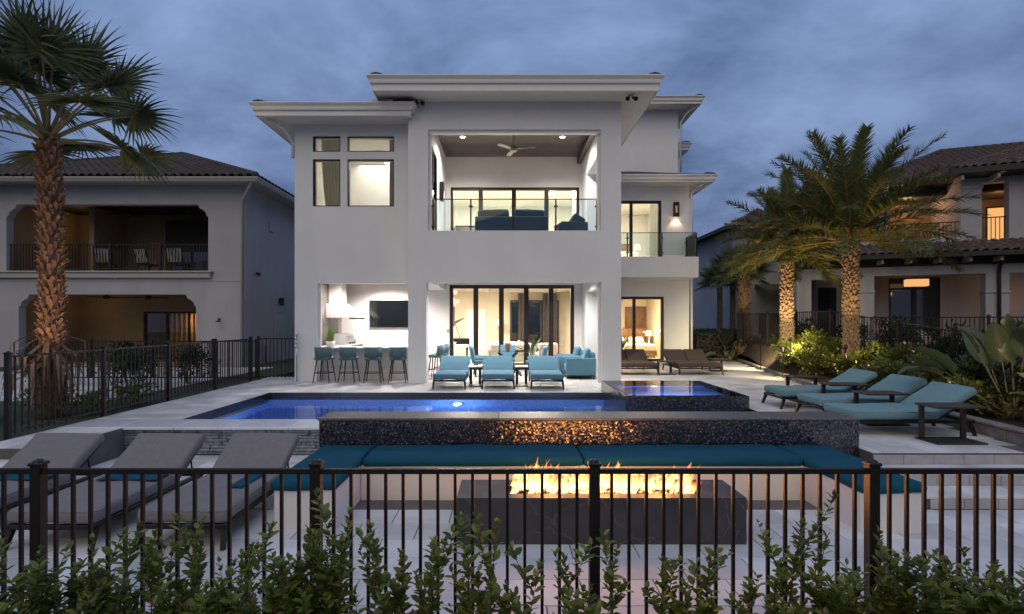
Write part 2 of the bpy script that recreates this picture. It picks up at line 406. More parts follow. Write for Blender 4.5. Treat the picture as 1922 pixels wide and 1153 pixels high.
    def lathe(s, prof, n=16, c=(0,0,0)):
        vs = []; fs = []
        for r, z in prof:
            for k in range(n):
                t = 2*PI*k/n
                vs.append((c[0]+r*math.cos(t), c[1]+r*math.sin(t), c[2]+z))
        for i in range(len(prof)-1):
            for k in range(n):
                a, b = i*n+k, i*n+(k+1)%n
                fs.append((a, b, b+n, a+n))
        fs.append(tuple(range(n))[::-1]); fs.append(tuple(range((len(prof)-1)*n, len(prof)*n)))
        return s.add(vs, fs)
    def prism(s, poly, a, b, axis='x'):
        """extrude a polygon along an axis from a to b; poly in the other two coordinates, in order"""
        n = len(poly)
        def P(p, t):
            return {'x': (t, p[0], p[1]), 'y': (p[0], t, p[1]), 'z': (p[0], p[1], t)}[axis]
        vs = [P(p, a) for p in poly] + [P(p, b) for p in poly]
        fs = [tuple(range(n))[::-1], tuple(range(n, 2*n))] + [(i, (i+1) % n, n+(i+1) % n, n+i) for i in range(n)]
        return s.add(vs, fs)
    def wall(s, u0, u1, z0, z1, t0, t1, holes, axis='x'):
        """wall in the u-z plane with rectangular openings, thickness t0..t1 along the other axis"""
        us = sorted({u0, u1, *[h[0] for h in holes if u0 < h[0] < u1], *[h[1] for h in holes if u0 < h[1] < u1]})
        zs = sorted({z0, z1, *[h[2] for h in holes if z0 < h[2] < z1], *[h[3] for h in holes if z0 < h[3] < z1]})
        def solid(i, j):
            if i < 0 or j < 0 or i >= len(us)-1 or j >= len(zs)-1: return False
            cu, cz = (us[i]+us[i+1])/2, (zs[j]+zs[j+1])/2
            return not any(h[0] < cu < h[1] and h[2] < cz < h[3] for h in holes)
        def P(u, t, z): return (u, t, z) if axis == 'x' else (t, u, z)
        for i in range(len(us)-1):
            for j in range(len(zs)-1):
                if not solid(i, j): continue
                a, b, c, d = us[i], us[i+1], zs[j], zs[j+1]
                s.add([P(a,t0,c),P(b,t0,c),P(b,t0,d),P(a,t0,d)], [(0,1,2,3)])
                s.add([P(a,t1,c),P(b,t1,c),P(b,t1,d),P(a,t1,d)], [(3,2,1,0)])
                if not solid(i-1,j): s.add([P(a,t0,c),P(a,t1,c),P(a,t1,d),P(a,t0,d)], [(3,2,1,0)])
                if not solid(i+1,j): s.add([P(b,t0,c),P(b,t1,c),P(b,t1,d),P(b,t0,d)], [(0,1,2,3)])
                if not solid(i,j-1): s.add([P(a,t0,c),P(b,t0,c),P(b,t1,c),P(a,t1,c)], [(3,2,1,0)])
                if not solid(i,j+1): s.add([P(a,t0,d),P(b,t0,d),P(b,t1,d),P(a,t1,d)], [(0,1,2,3)])
        return s
    def sweep_rect(s, x0, x1, y0, y1, prof):
        """closed moulding round a rectangle: profile of (outward offset, z)"""
        vs = []; fs = []
        for o, z in prof: vs += [(x0-o,y0-o,z),(x1+o,y0-o,z),(x1+o,y1+o,z),(x0-o,y1+o,z)]
        n = len(prof)
        for i in range(n):
            j = (i+1) % n
            for k in range(4):
                l = (k+1) % 4
                fs.append((i*4+k, i*4+l, j*4+l, j*4+k))
        return s.add(vs, fs)
    def mesh(s, name, mats, smooth=False):
        me = bpy.data.meshes.new(name)
        me.from_pydata(s.v, [], s.f)
        for m in (mats if isinstance(mats, (list, tuple)) else [mats]):
            me.materials.append(M[m] if isinstance(m, str) else m)
        if any(s.m): me.polygons.foreach_set('material_index', s.m)
        if smooth: me.polygons.foreach_set('use_smooth', [True]*len(me.polygons))
        me.update()
        return me
    def build(s, name, mats, parent=None, smooth=False):
        return link(name, s.mesh(name, mats, smooth), parent)

def link(name, me, parent=None, loc=None, rot=None, scale=None):
    o = bpy.data.objects.new(name, me)
    COL.objects.link(o)
    if parent: o.parent = parent
    if loc is not None: o.location = loc
    if rot is not None: o.rotation_euler = rot
    if scale is not None: o.scale = scale
    return o
def tag(o, label=None, cat=None, group=None, kind=None):
    if label: o['label'] = label
    if cat: o['category'] = cat
    if group: o['group'] = group
    if kind: o['kind'] = kind
    return o
def thing(name, label, cat, loc=(0,0,0), rz=0.0, group=None):
    return tag(link(name, None, None, loc, (0,0,rz)), label, cat, group)
def dup(root, loc, rz, label, group=None):
    r = root.copy(); COL.objects.link(r); r.location = loc; r.rotation_euler = (0,0,rz); r['label'] = label
    if group: r['group'] = group
    for ch in root.children:
        c = ch.copy(); COL.objects.link(c); c.parent = r
        for g in ch.children:
            d = g.copy(); COL.objects.link(d); d.parent = c
    return r
def lamp(kind, name, loc, power, col, parent=None, size=0.1, target=None, spot=None, blend=0.4):
    l = bpy.data.lights.new(name, kind); l.energy = power; l.color = col
    if kind == 'AREA': l.size = size
    else: l.shadow_soft_size = size
    if kind == 'SPOT': l.spot_size = R(spot or 80); l.spot_blend = blend
    o = bpy.data.objects.new(name, l); COL.objects.link(o)
    if parent: o.parent = parent
    o.location = loc
    if target is not None:
        d = Vector(target) - Vector(loc)
        o.rotation_euler = d.to_track_quat('-Z', 'Y').to_euler()
    return o
def rot(axis, a): return Matrix.Rotation(a, 4, axis)
def tr(x, y, z): return Matrix.Translation((x, y, z))
def lerp(a, b, t): return a + (b-a)*t
def interp(tab, x):
    if x <= tab[0][0]: return tab[0][1]
    for (a, va), (b, vb) in zip(tab, tab[1:]):
        if x <= b: return lerp(va, vb, (x-a)/(b-a))
    return tab[-1][1]

_tile_cache = {}
def tile_mesh(w, d, m, name='paver', th=0.03, b=0.004):
    k = (round(w,3), round(d,3), m, name)
    if k not in _tile_cache:
        t = MB()
        t.add([(0,0,-th),(w,0,-th),(w,d,-th),(0,d,-th),(0,0,-b),(w,0,-b),(w,d,-b),(0,d,-b),(b,b,0),(w-b,b,0),(w-b,d-b,0),(b,d-b,0)],
              [(0,1,5,4),(1,2,6,5),(2,3,7,6),(3,0,4,7),(4,5,9,8),(5,6,10,9),(6,7,11,10),(7,4,8,11),(8,9,10,11)])
        _tile_cache[k] = t.mesh(name, m)
    return _tile_cache[k]
def pave(parent, rects, z, tw, td, m, oy=0.0, gap=0.009, limit=300, skip=None):
    pcs = []
    for (x0, x1, y0, y1) in rects:
        j = math.floor((y0-oy)/td)
        while oy + j*td < y1:
            a, b = max(y0, oy+j*td), min(y1, oy+(j+1)*td)
            off = (j % 2)*tw*0.5
            i = math.floor((x0-off)/tw)
            while off + i*tw < x1:
                c, d = max(x0, off+i*tw), min(x1, off+(i+1)*tw)
                if b-a > 0.04 and d-c > 0.04 and not (skip and skip((c+d)/2, (a+b)/2)):
                    pcs.append((c+gap/2, d-gap/2, a+gap/2, b-gap/2))
                i += 1
            j += 1
    pcs.sort(key=lambda p: (abs((p[0]+p[1])/2) > 1.05*(p[2]+p[3])/2, p[2]))
    for p in pcs[:limit]:
        link('paver', tile_mesh(p[1]-p[0], p[3]-p[2], m), parent, (p[0], p[2], z + rnd.uniform(-0.001, 0.001)))
    if len(pcs) > limit:
        mb = MB()
        for p in pcs[limit:]:
            mb.bbox(p[0], p[1], p[2], p[3], z-0.03, z, 0.004)
        tag(mb.build('far_pavers', m, parent), kind='stuff')
# ------------------------------------------------------------------ ground, deck, patio, pool
LOW = -0.45                                   # sunken fire-pit patio
def struct(name, mb, m, parent=None, smooth=False):
    return tag(mb.build(name, m, parent, smooth), kind='structure')
g = MB()                                      # one sheet, open where the pool is dug
for (a, b, c, d) in ((-400,-5.83,-60,900),(4.94,400,-60,900),(-5.83,4.94,-60,9.15),(-5.83,4.94,12.85,900)):
    g.add([(a,c,-0.62),(b,c,-0.62),(b,d,-0.62),(a,d,-0.62)], [(0,1,2,3)])
struct('ground', g, 'earth')
lawn = struct('lawn', MB().box(-60,-7.29,4.5,80,-0.6,-0.035), 'earth')

BED = [(7.2, 6.75), (8.5, 7.75), (11.5, 8.0), (14.6, 8.0), (17.5, 8.75), (21, 9.7), (25, 10.7), (34, 13)]   # (y, x) edge of planting bed
def bed_x(y): return interp([(6.2, 6.95), (7.2, 7.0), (10.5, 7.45), (14.6, 7.98), (19, 8.95), (25, 10.3), (34, 12.3)], y)
FZ = [(5.5, 0.10), (10, 0.20), (11.4, 0.30), (13, 0.47), (15.7, 0.80), (40, 0.78)]
FX = 9.57
def bed_z(x, y):
    e = bed_x(y); zf = interp(FZ, y)
    t = max(0, min(1, (x-e)/max(0.3, FX-e)))
    return lerp(0.03, zf, t)

deck_rects = [(-7.15,-5.62,9.21,15.32), (-5.62,2.31,12.65,15.0), (2.31,4.74,13.02,15.0), (4.74,9.0,6.90,15.0),
              (3.14,11.0,15.0,21.19), (7.3,11.0,21.19,26), (-2.50,4.73,7.66,9.15), (-7.15,-6.12,7.14,8.54), (-7.15,-5.97,15.32,16.4)]
mb = MB()
for (a,b,c,d) in deck_rects: mb.box(a,b,c,d,-0.55,-0.012)
deck = struct('pool_deck', mb, 'grout')
pave(deck, deck_rects, 0.0, 0.61, 0.41, 'paver', oy=6.90, skip=lambda x, y: x > bed_x(y)-0.02)
floor_l = struct('loggia_floor', MB().box(-5.6,3.10,15.0,18.7,-0.3,-0.012), 'grout')
pave(floor_l, [(-5.6,3.10,15.0,18.55)], 0.0, 0.61, 0.61, 'paver')
patio = struct('patio', MB().box(-9,9,3.40,6.10,-0.6,LOW-0.012).box(-9,-2.5,6.10,8.5,-0.6,LOW-0.012).box(-2.5,4.74,6.10,7.16,-0.6,LOW-0.012), 'grout')
pave(patio, [(-7.15,7.6,3.40,6.10), (-7.15,-2.52,6.10,8.54)], LOW, 0.61, 0.41, 'paver', oy=5.67)
struct('planting_strip', MB().box(-9,9,1.0,3.395,-0.6,LOW-0.04), 'soil')
# right-hand steps
st = struct('steps', MB().box(4.75,9,6.49,6.885,-0.6,-0.165).box(4.75,9,6.105,6.49,-0.6,-0.315), 'grout')
for (y0, y1, z) in ((6.47, 6.885, -0.15), (6.085, 6.49, -0.30)):
    x = 4.75
    while x < 8.4:
        link('tread', tile_mesh(0.604, y1-y0, 'paver', 'tread'), st, (x, y0, z)); x += 0.61
for (y, z) in ((6.885, 0), (6.475, -0.15), (6.09, -0.30)):
    x = 4.75 + (0.1 if z else 0)
    while x < 8.2:
        link('riser_tile', tile_mesh(0.384, 0.118, 'steptile', 'riser_tile', th=0.012), st, (x, y-0.004, z-0.151), (R(90), 0, 0)); x += 0.39
# left-hand steps beside the leftmost lounger
sl = struct('steps', MB().box(-7.15,-6.12,6.80,7.13,-0.6,-0.165).box(-7.15,-6.12,6.45,6.80,-0.6,-0.315), 'grout')
for (y0, z) in ((6.78, -0.15), (6.43, -0.30)):
    for x in (-7.15, -6.63): link('tread', tile_mesh(0.51, 0.345, 'paver', 'tread'), sl, (x, y0, z))

# pool: basin, waterline band, water, vanishing edge
PX0, PX1, PY0, PY1 = -5.62, 4.73, 9.2, 12.64
basin = struct('pool_basin', MB().box(PX0-.2,PX1+.2,PY0-.04,PY1+.2,-1.6,-1.4).box(PX0-.2,PX0-.005,PY0,PY1,-1.4,-0.2).box(PX1+.005,PX1+.2,PY0,PY1,-1.4,-0.2)
               .box(PX0-.2,PX1+.2,PY1+.005,PY1+.2,-1.4,-0.2).box(PX0-.2,PX1+.2,PY0-.035,PY0-.005,-1.4,-0.2), 'pool_tile')
band = struct('waterline_band', MB().box(PX0-.01,PX0+.02,PY0,PY1,-0.19,-0.004).box(PX0,2.32,PY1-.02,PY1+.01,-0.19,-0.004).box(PX1-.02,PX1+.005,PY0,10.34,-0.19,-0.004), 'waterline')
pw = MB()
nx, ny = 40, 14
for j in range(ny+1):
    for i in range(nx+1): pw.v.append((lerp(PX0+.02,PX1-.02,i/nx), lerp(PY0,PY1-.02,j/ny), -0.165))
for j in range(ny):
    for i in range(nx): pw.f.append([j*(nx+1)+i, j*(nx+1)+i+1, (j+1)*(nx+1)+i+1, (j+1)*(nx+1)+i]); pw.m.append(0)
struct('pool_water', pw, 'pool_water')
# pool lamp on the house-side wall
for i, (lx, lab) in enumerate(((-1.15, 'round glowing underwater lamp on the far wall of the blue pool'),)):
    t = thing('pool_lamp', lab, 'pool light', (lx, PY1-.06, -0.70), group='lamps in the pool wall')
    MB().tube([(0,0.055,0),(0,0.0,0)], [0.13,0.13], 20).build('bezel', 'steel', t)
    MB().tube([(0,-0.002,0),(0,-0.014,0)], [0.105,0.09], 20).build('lens', 'poolglow', t)
    lamp('POINT', 'pool_water_light', (0,-0.16,0.0), 70, (0.66,0.83,1.0), t, 0.06)
for px_ in (-4.0, 1.4):  # two unseen lights without fixtures, added to brighten the water
    lamp('POINT', 'pool_water_light', (px_, 9.35, -1.0), 150, (0.66,0.83,1.0), basin, 0.05)

# vanishing-edge wall of wet split stone, with its bright wet coping
vw = thing('spillway_wall', 'low wet stone wall with water film behind the grey loungers', 'wall', (0,0,0))
MB().bbox(-7.15,-2.52,8.60,9.195,-0.5,-0.045,0.004).build('core', 'grout', vw)
x = -7.15
while x < -2.6:
    w = min(0.92, -2.52-x)
    MB().bbox(x+.003,x+w-.003,8.50,9.19,-0.042,0.006,0.008).build('coping_stone', 'wet_sheet', vw); x += w
smesh = {}
for r in range(8):
    x = -7.15 - rnd.random()*0.2
    while x < -2.56:
        w = rnd.choice((0.30,0.42,0.55,0.7)); a, b = max(x,-7.15), min(x+w,-2.525)
        if b-a > 0.04:
            dz = rnd.uniform(0,0.025); z0 = LOW + r*0.0506
            MB().bbox(a+.003,b-.003,8.555-dz,8.60,z0+.001,z0+.0496,0.012).build('stone', 'wetstone', vw)
        x += w
# raised spa
SX0,SX1,SY0,SY1,SZ = 2.32,4.72,10.34,13.0,0.24
spa = thing('spa', 'raised square spa clad in dark glass mosaic with flush blue water', 'spa', (0,0,0))
mb = MB(); w_ = 0.10
mb.wall(SX0,SX1,SY0,SY1,-1.39,SZ,[(SX0+w_,SX1-w_,SY0+w_,SY1-w_)])
mb.v = [(v[0], v[2], v[1]) for v in mb.v]; mb.f = [f[::-1] for f in mb.f]
mb.build('spa_wall', 'mosaic', spa)
MB().box(SX0+w_,SX1-w_,SY0+w_,SY1-w_,-0.75,-0.65).build('spa_floor', 'pool_tile', spa)
MB().box(SX0+w_,SX1-w_,SY1-w_-.45,SY1-w_,-0.65,-0.25).build('spa_seat', 'pool_tile', spa)
MB().box(SX0+w_,SX1-w_,SY1-w_,SY1-w_+.002,-0.65,SZ-.03).box(SX0+w_-.002,SX0+w_,SY0+w_,SY1-w_,-0.65,SZ-.03).box(SX1-w_,SX1-w_+.002,SY0+w_,SY1-w_,-0.65,SZ-.03).build('spa_lining', 'pool_tile', spa)
MB().add([(SX0+0.03,SY0+0.03,SZ+.004),(SX1-0.03,SY0+0.03,SZ+.004),(SX1-0.03,SY1-0.03,SZ+.004),(SX0+0.03,SY1-0.03,SZ+.004)],[(0,1,2,3)]).build('spa_water', 'spa_water', spa)
lens = MB().tube([(3.45,SY1-w_-.45,-0.40),(3.45,SY1-w_-.465,-0.40)], [0.08,0.08], 16).build('lamp_lens', 'poolglow', spa)
lamp('POINT', 'spa_lamp_light', (3.45,SY0+0.35,-0.35), 130, (0.66,0.83,1.0), spa, 0.06)
# long mosaic wall between pool and bench
fw = thing('mosaic_wall', 'long dark glass mosaic wall behind the teal bench cushions', 'wall', (0,0,0))
MB().bbox(-2.51,4.74,7.15,7.65,-0.5,0.362,0.004).build('core', 'mosaic', fw)
x = -2.525
while x < 4.70:
    w = min(1.21, 4.755-x)
    MB().bbox(x+.001,x+w-.001,7.138,7.662,0.364,0.40,0.006).build('capstone', 'mosaic_cap', fw); x += w

# ------------------------------------------------------------------ U-shaped bench
bench = thing('bench', 'white plaster U shaped bench with teal seat cushions around the fire table', 'bench', (0,0,LOW))
MB().bbox(-2.40,-1.76,5.50,7.13,-0.02,0.41,0.012).build('base', 'plaster_bench', bench)
MB().bbox(3.60,4.22,5.40,7.13,-0.02,0.41,0.012).build('base', 'plaster_bench', bench)
MB().bbox(-1.757,3.597,6.42,7.128,-0.02,0.408,0.012).build('base', 'plaster_bench', bench)
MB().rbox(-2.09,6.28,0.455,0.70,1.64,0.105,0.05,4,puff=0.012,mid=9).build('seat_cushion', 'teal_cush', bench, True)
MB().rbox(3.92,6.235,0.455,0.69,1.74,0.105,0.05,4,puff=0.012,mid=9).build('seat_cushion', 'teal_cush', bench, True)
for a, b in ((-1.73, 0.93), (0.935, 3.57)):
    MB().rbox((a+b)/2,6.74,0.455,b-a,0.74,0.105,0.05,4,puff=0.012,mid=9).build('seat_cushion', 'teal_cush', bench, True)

# ------------------------------------------------------------------ fire table with flames
ft = thing('fire_table', 'long charcoal stone fire table in the middle of the sunken patio', 'fire table', (0,0,0))
mb = MB(); mb.wall(-0.477,2.316,5.13,5.72,LOW,-0.002,[(0.03,1.93,5.26,5.60)])
mb.v = [(v[0], v[2], v[1]) for v in mb.v]; mb.f = [f[::-1] for f in mb.f]
mb.build('body', 'firestone', ft)
MB().box(0.03,1.93,5.26,5.60,-0.12,-0.075).build('burner_tray', 'black_metal', ft)
mb = MB()
for i in range(220):
    x, y = rnd.uniform(0.06,1.90), rnd.uniform(5.29,5.57); r = rnd.uniform(0.014,0.032)
    mb.rbox(x,y,-0.07+r*0.5,r*2,r*1.7,r*1.5,r*0.7,1,T=None)
tag(mb.build('lava_rock', 'logs', ft, True), kind='stuff')
mb = MB(); mb.tube([(0.03,5.43,0.015)]+[(0.12+i*0.15,5.43+rnd.uniform(-.02,.02),0.012+rnd.uniform(-.012,.006)-.03) for i in range(12)]+[(1.92,5.43,-0.02)], 0.02, 8)
mb.build('burner_log', 'logs', ft, True)

fm, N, L, P = new_mat('flame'); N.remove(P)
ca = N.new('ShaderNodeAttribute'); ca.attribute_name = 'fl'
sx = N.new('ShaderNodeSeparateColor'); L.new(ca.outputs['Color'], sx.inputs[0])
cr = N.new('ShaderNodeValToRGB'); cr.color_ramp.elements[0].color = (1.0,0.30,0.05,1); cr.color_ramp.elements[1].color = (0.95,0.20,0.03,1); cr.color_ramp.elements[1].position = 0.95
e1 = cr.color_ramp.elements.new(0.16); e1.color = (1.0,0.66,0.27,1)
e2 = cr.color_ramp.elements.new(0.50); e2.color = (1.0,0.36,0.07,1)
L.new(sx.outputs[0], cr.inputs[0])
em = N.new('ShaderNodeEmission'); L.new(cr.outputs[0], em.inputs[0]); em.inputs[1].default_value = 5.5
tp = N.new('ShaderNodeBsdfTransparent'); ms = N.new('ShaderNodeMixShader')
L.new(sx.outputs[1], ms.inputs[0]); L.new(tp.outputs[0], ms.inputs[1]); L.new(em.outputs[0], ms.inputs[2])
L.new(ms.outputs[0], N['Material Output'].inputs[0])
mb = MB(); att = []
fr = random.Random(21)
for i in range(560):
    x0 = 0.05 + 1.82*fr.random(); y0 = 5.43 + fr.gauss(0,0.045)
    env = 0.62 + 0.38*math.sin(x0*5.1+0.4)*math.sin(x0*2.3+1.0) + (0.22 if x0 > 0.6 else 0)
    h = min(0.34, (0.09 + 0.25*fr.random()**1.4)*env*(0.5 if x0 < 0.2 else 1)); w = fr.uniform(0.016,0.042)
    yaw = fr.uniform(0,PI); lean = fr.uniform(0.02,0.55); ph = fr.uniform(0,6.28); amp = fr.uniform(0.008,0.024)
    n = 8; vs = []; fs = []; al = 0.95
    if i >= 420: h = fr.uniform(.09,.20)*env; w = fr.uniform(.05,.10); al = 0.5; lean = fr.uniform(.3,.8)   # broad soft sheets of flame
    if fr.random() < 0.12: z0 = fr.uniform(0.08,0.16); h *= 0.5; w *= 0.6
    else: z0 = fr.uniform(-0.055,0.015)
    for k in range(n+1):
        t = k/n
        c = Vector((x0 + lean*h*t**1.5 + amp*math.sin(ph+t*7)*t, y0 + amp*math.cos(ph+t*6)*t, z0 + h*t))
        ww = w*(math.sin(PI*min(1,t*0.75+0.25))**0.8)*(1-t*0.35) + 0.001
        d = Vector((math.cos(yaw+t*1.3), math.sin(yaw+t*1.3), 0))
        for s_ in (-1,0,1):
            vs.append(c + d*ww*s_)
            att.append((t, (0.0 if s_ else al*(1-t)**0.75*min(1,0.6+t*4)), 0, 1))
    for k in range(n):
        for q in (0,1): a = k*3+q; fs.append((a,a+1,a+4,a+3))
    mb.add(vs, fs)
fl = mb.build('flame', fm, None, True)
ly = fl.data.color_attributes.new('fl', 'FLOAT_COLOR', 'POINT')
for i, a in enumerate(att): ly.data[i].color = a
tag(fl, 'row of orange gas flames burning along the charcoal fire table', 'fire')
for x in (0.45, 1.0, 1.55):
    lamp('POINT', 'flame_light', (x,5.43,0.20), 15, (1.0,0.34,0.09), fl, 0.12)

# ------------------------------------------------------------------ metal picket fences
_pk = {}
def fence(name, label, pts, h=1.22, pitch=0.1143, post=1.83, gate=None, cap=True, start=0.0, mname='fence', pw_=0.019):
    f = thing(name, label, 'fence', (pts[0][0], pts[0][1], pts[0][2]))
    O = Vector(pts[0])
    key = (h, mname, pw_)
    if key not in _pk:
        pk = MB().box(-pw_/2,pw_/2,-pw_/2,pw_/2,0.05,h-0.03).mesh('picket', mname)
        pm = MB().bbox(-.034,.034,-.034,.034,-0.1,h+0.005,0.004); pm = pm.mesh('post', mname)
        cp = MB().bbox(-.042,.042,-.042,.042,h+0.005,h+0.025,0.004).lathe([(0.034,h+0.025),(0.03,h+0.036),(0.014,h+0.044)], 12).mesh('post_cap', mname)
        _pk[key] = (pk, pm, cp)
    pk, pm, cp = _pk[key]
    for seg, (a, b) in enumerate(zip(pts, pts[1:])):
        a, b = Vector(a), Vector(b); L_ = (b-a).length; d = (b-a)/L_
        ang = math.atan2(d.y, d.x); dh = Vector((d.x,d.y,0)).normalized(); Lh = Vector((b.x-a.x,b.y-a.y,0)).length
        s = start
        ps = []
        while s <= Lh + 0.01: ps.append(min(s, Lh)); s += post
        if Lh - ps[-1] > 0.5: ps.append(Lh)
        for s in ps[(1 if seg else 0):]:
            p = a + d*(s/Lh*L_)
            o = link('post', pm, f, p-O, (0,0,ang)); link('post_cap', cp, o)
        for s0, s1 in zip(ps, ps[1:]):
            p, q = a + d*(s0/Lh*L_), a + d*(s1/Lh*L_)
            for zz_, th in ((h-0.035, 0.016), (0.10, 0.014)):
                m_ = MB(); pp, qq = p-O+Vector((0,0,zz_)), q-O+Vector((0,0,zz_))
                nrm = Vector((-d.y,d.x,0)).normalized()*0.018; u = Vector((0,0,th))
                e = dh*0.03
                m_.add([pp+e-nrm-u,pp+e+nrm-u,pp+e+nrm+u,pp+e-nrm+u,qq-e-nrm-u,qq-e+nrm-u,qq-e+nrm+u,qq-e-nrm+u], [(0,1,2,3),(7,6,5,4),(0,4,5,1),(1,5,6,2),(2,6,7,3),(3,7,4,0)])
                m_.build('rail', mname, f)
            n = round((s1-s0)/pitch)
            for i in range(1, n):
                c = p + (q-p)*(i/n)
                link('picket', pk, f, c-O, (0,0,ang))
    return f
fence('picket_fence', 'black metal picket fence across the foreground in front of the fire table', [(-4.91,3.51,LOW-0.02),(4.24,3.51,LOW-0.02)], pw_=0.02)
fence('picket_fence', 'dark metal fence along the left deck edge beside the fan palm', [(-7.2,7.70,0.0),(-7.2,15.35,0.0)], pw_=0.019)
fence('gate_fence', 'short dark fence panel joining the left deck fence to the white house', [(-7.13,15.35,0.0),(-6.02,15.35,0.0)], post=1.1)
fence('picket_fence', 'dark metal fence above the flower bed in front of the right palms', [(FX,5.6,0.10),(FX,10,0.20),(FX,11.4,0.30),(FX,13,0.47),(FX,15.7,0.80),(FX,22.0,0.78)], post=1.9, pw_=0.018)
fence('picket_fence', 'distant dark fence in front of the right neighbour porch', [(10.6,16.6,0.62),(16.5,14.9,0.62)], pw_=0.018)
fence('picket_fence', 'lower dark fence in the left neighbour yard behind the deck fence', [(-14.3,16.0,-0.1),(-7.5,16.0,-0.1)], pw_=0.018)
# low stone kerb along the planting bed
kb = thing('stone_kerb', 'low grey stone kerb along the right planting bed', 'kerb', (0,0,0))
y = 6.25
while y < 25:
    l = 0.42; x0, x1 = bed_x(y), bed_x(y+l); ang = math.atan2(l, x1-x0)
    hgt = interp([(6,0.22),(9,0.2),(12,0.12),(25,0.09)], y)
    m_ = MB().bbox(0.004,l-0.004,-0.16,0.0,-0.05,hgt-0.045,0.012); m_.build('kerb_block', 'kerbstone', kb).matrix_local = tr(x0,y,0) @ rot('Z', ang)
    m_ = MB().bbox(0.002,l-0.002,-0.19,0.02,hgt-0.043,hgt,0.012); m_.build('kerb_cap', 'kerbstone', kb).matrix_local = tr(x0,y,0) @ rot('Z', ang)
    y += l*math.sin(ang)
# planting bed soil and neighbour yard
bs = MB(); ny = 40; nx = 6
for j in range(ny+1):
    y = lerp(6.2, 34, j/ny)
    for i in range(nx+1):
        x = lerp(bed_x(y)+0.10, FX+0.4, i/nx) if y < 21 else lerp(bed_x(y)+.1, bed_x(y)+1.6, i/nx)
        bs.v.append((x, y, bed_z(x,y) + (rnd.uniform(-0.015,0.02) if 0 < i < nx else 0)))
for j in range(ny):
    for i in range(nx): bs.f.append([j*(nx+1)+i, j*(nx+1)+i+1, (j+1)*(nx+1)+i+1, (j+1)*(nx+1)+i]); bs.m.append(0)
struct('planting_bed', bs, 'soil', smooth=True)
yd = MB(); ys = [5.5,8,10,11.4,13,15.7,20,40]
for y in ys: yd.v += [(FX+0.38,y,interp(FZ,y)-0.02),(60,y,interp(FZ,y)-0.02)]
for i in range(len(ys)-1): yd.f.append([i*2,i*2+1,i*2+3,i*2+2]); yd.m.append(0)
struct('neighbour_yard', yd, 'earth')
# ------------------------------------------------------------------ main house
H = thing('house', 'large white modern house with lit loggia behind the pool', 'house', (0,0,0))
def part(name, mb, m, parent=None, smooth=False): return mb.build(name, m, parent or H, smooth)
YL, YT, YB, YW = 15.0, 14.5, 18.4, 21.2       # left wing, tower front, loggia back wall, right wing
wins = [(-5.445,-4.67,6.46,6.896), (-5.445,-4.67,4.92,6.25), (-4.47,-3.156,6.46,6.896), (-4.47,-3.156,4.92,6.25)]
part('wall', MB().wall(-5.955,-2.665,0,7.22,YL,YL+0.30,wins+[(-5.325,-2.0,-1,2.756)]), 'stucco')
part('wall', MB().wall(YL+0.30,26,0,7.22,-5.955,-5.70,[],axis='y'), 'stucco')
part('wall', MB().wall(-2.668,3.13,0,7.66,YT,YT+0.45,[(-2.175,2.60,-1,2.75),(-2.13,2.58,4.157,6.91)]), 'stucco')
part('wall', MB().wall(YT+0.45,YB,2.75,7.66,-2.60,-2.09,[(15.0,16.0,4.3,6.6)],axis='y'), 'stucco')
part('wall', MB().wall(YT+0.45,YB,0,7.66,2.62,3.128,[(15.15,17.3,-1,2.62),(15.15,17.3,4.157,6.45)],axis='y'), 'stucco')
part('wall', MB().wall(-5.70,3.128,0,7.66,YB,YB+0.30,[(-1.958,2.355,-1,2.94),(-1.92,2.53,4.06,6.32)]), 'loggia')
part('wall', MB().wall(3.13,7.29,0,7.06,YW,YW+0.28,[(3.9,6.28,0.08,2.66),(3.9,6.18,4.12,6.48)]), 'stucco')
part('wall', MB().wall(YW+0.28,30,0,7.06,7.02,7.29,[],axis='y'), 'stucco')
part('wall', MB().wall(YB+0.3,YW,0,7.66,2.64,3.126,[],axis='y'), 'stucco')
part('wall', MB().wall(-0.5,7.43,7.5,10.78,23.0,23.3,[]), 'stucco')
part('wall', MB().wall(23.3,30,7.5,10.78,7.15,7.43,[],axis='y'), 'stucco')
# slabs and ceilings
part('floor_slab', MB().box(-2.085,2.615,YT+0.455,YB-.003,3.75,4.05), 'loggia')
part('ceiling', MB().box(-5.69,2.615,YT+0.52,YB-.003,3.15,3.20), 'loggia')
for i in range(24):
    y0 = YT+0.46 + i*0.142
    part('ceiling_board', MB().bbox(-2.08,2.61,y0+.003,min(y0+.139,YB-.01),7.35,7.375,0.004), 'ceilwood')
part('ceiling_beam', MB().bbox(2.44,2.61,YT+.46,YB-.01,7.12,7.345,0.01), 'ceilwood')
part('screen_track', MB().box(-2.13,2.58,YT+.06,YT+.14,6.83,6.908), 'trim')
part('screen_track', MB().box(2.50,2.578,YT+.15,YT+.2,4.16,6.90), 'trim')
part('screen_track', MB().box(-2.128,-2.06,YT+.15,YT+.2,4.16,6.90), 'trim')
part('screen_track', MB().box(-5.323,-5.25,YL+.1,YL+.16,0,2.75), 'trim')
part('screen_track', MB().box(2.52,2.598,YT+.15,YT+.2,0,2.748), 'trim')
part('control_joint', MB().box(-2.40,-2.394,YT-.002,YT+.01,2.76,4.15).box(2.85,2.856,YT-.002,YT+.01,2.76,4.15), 'soffit')

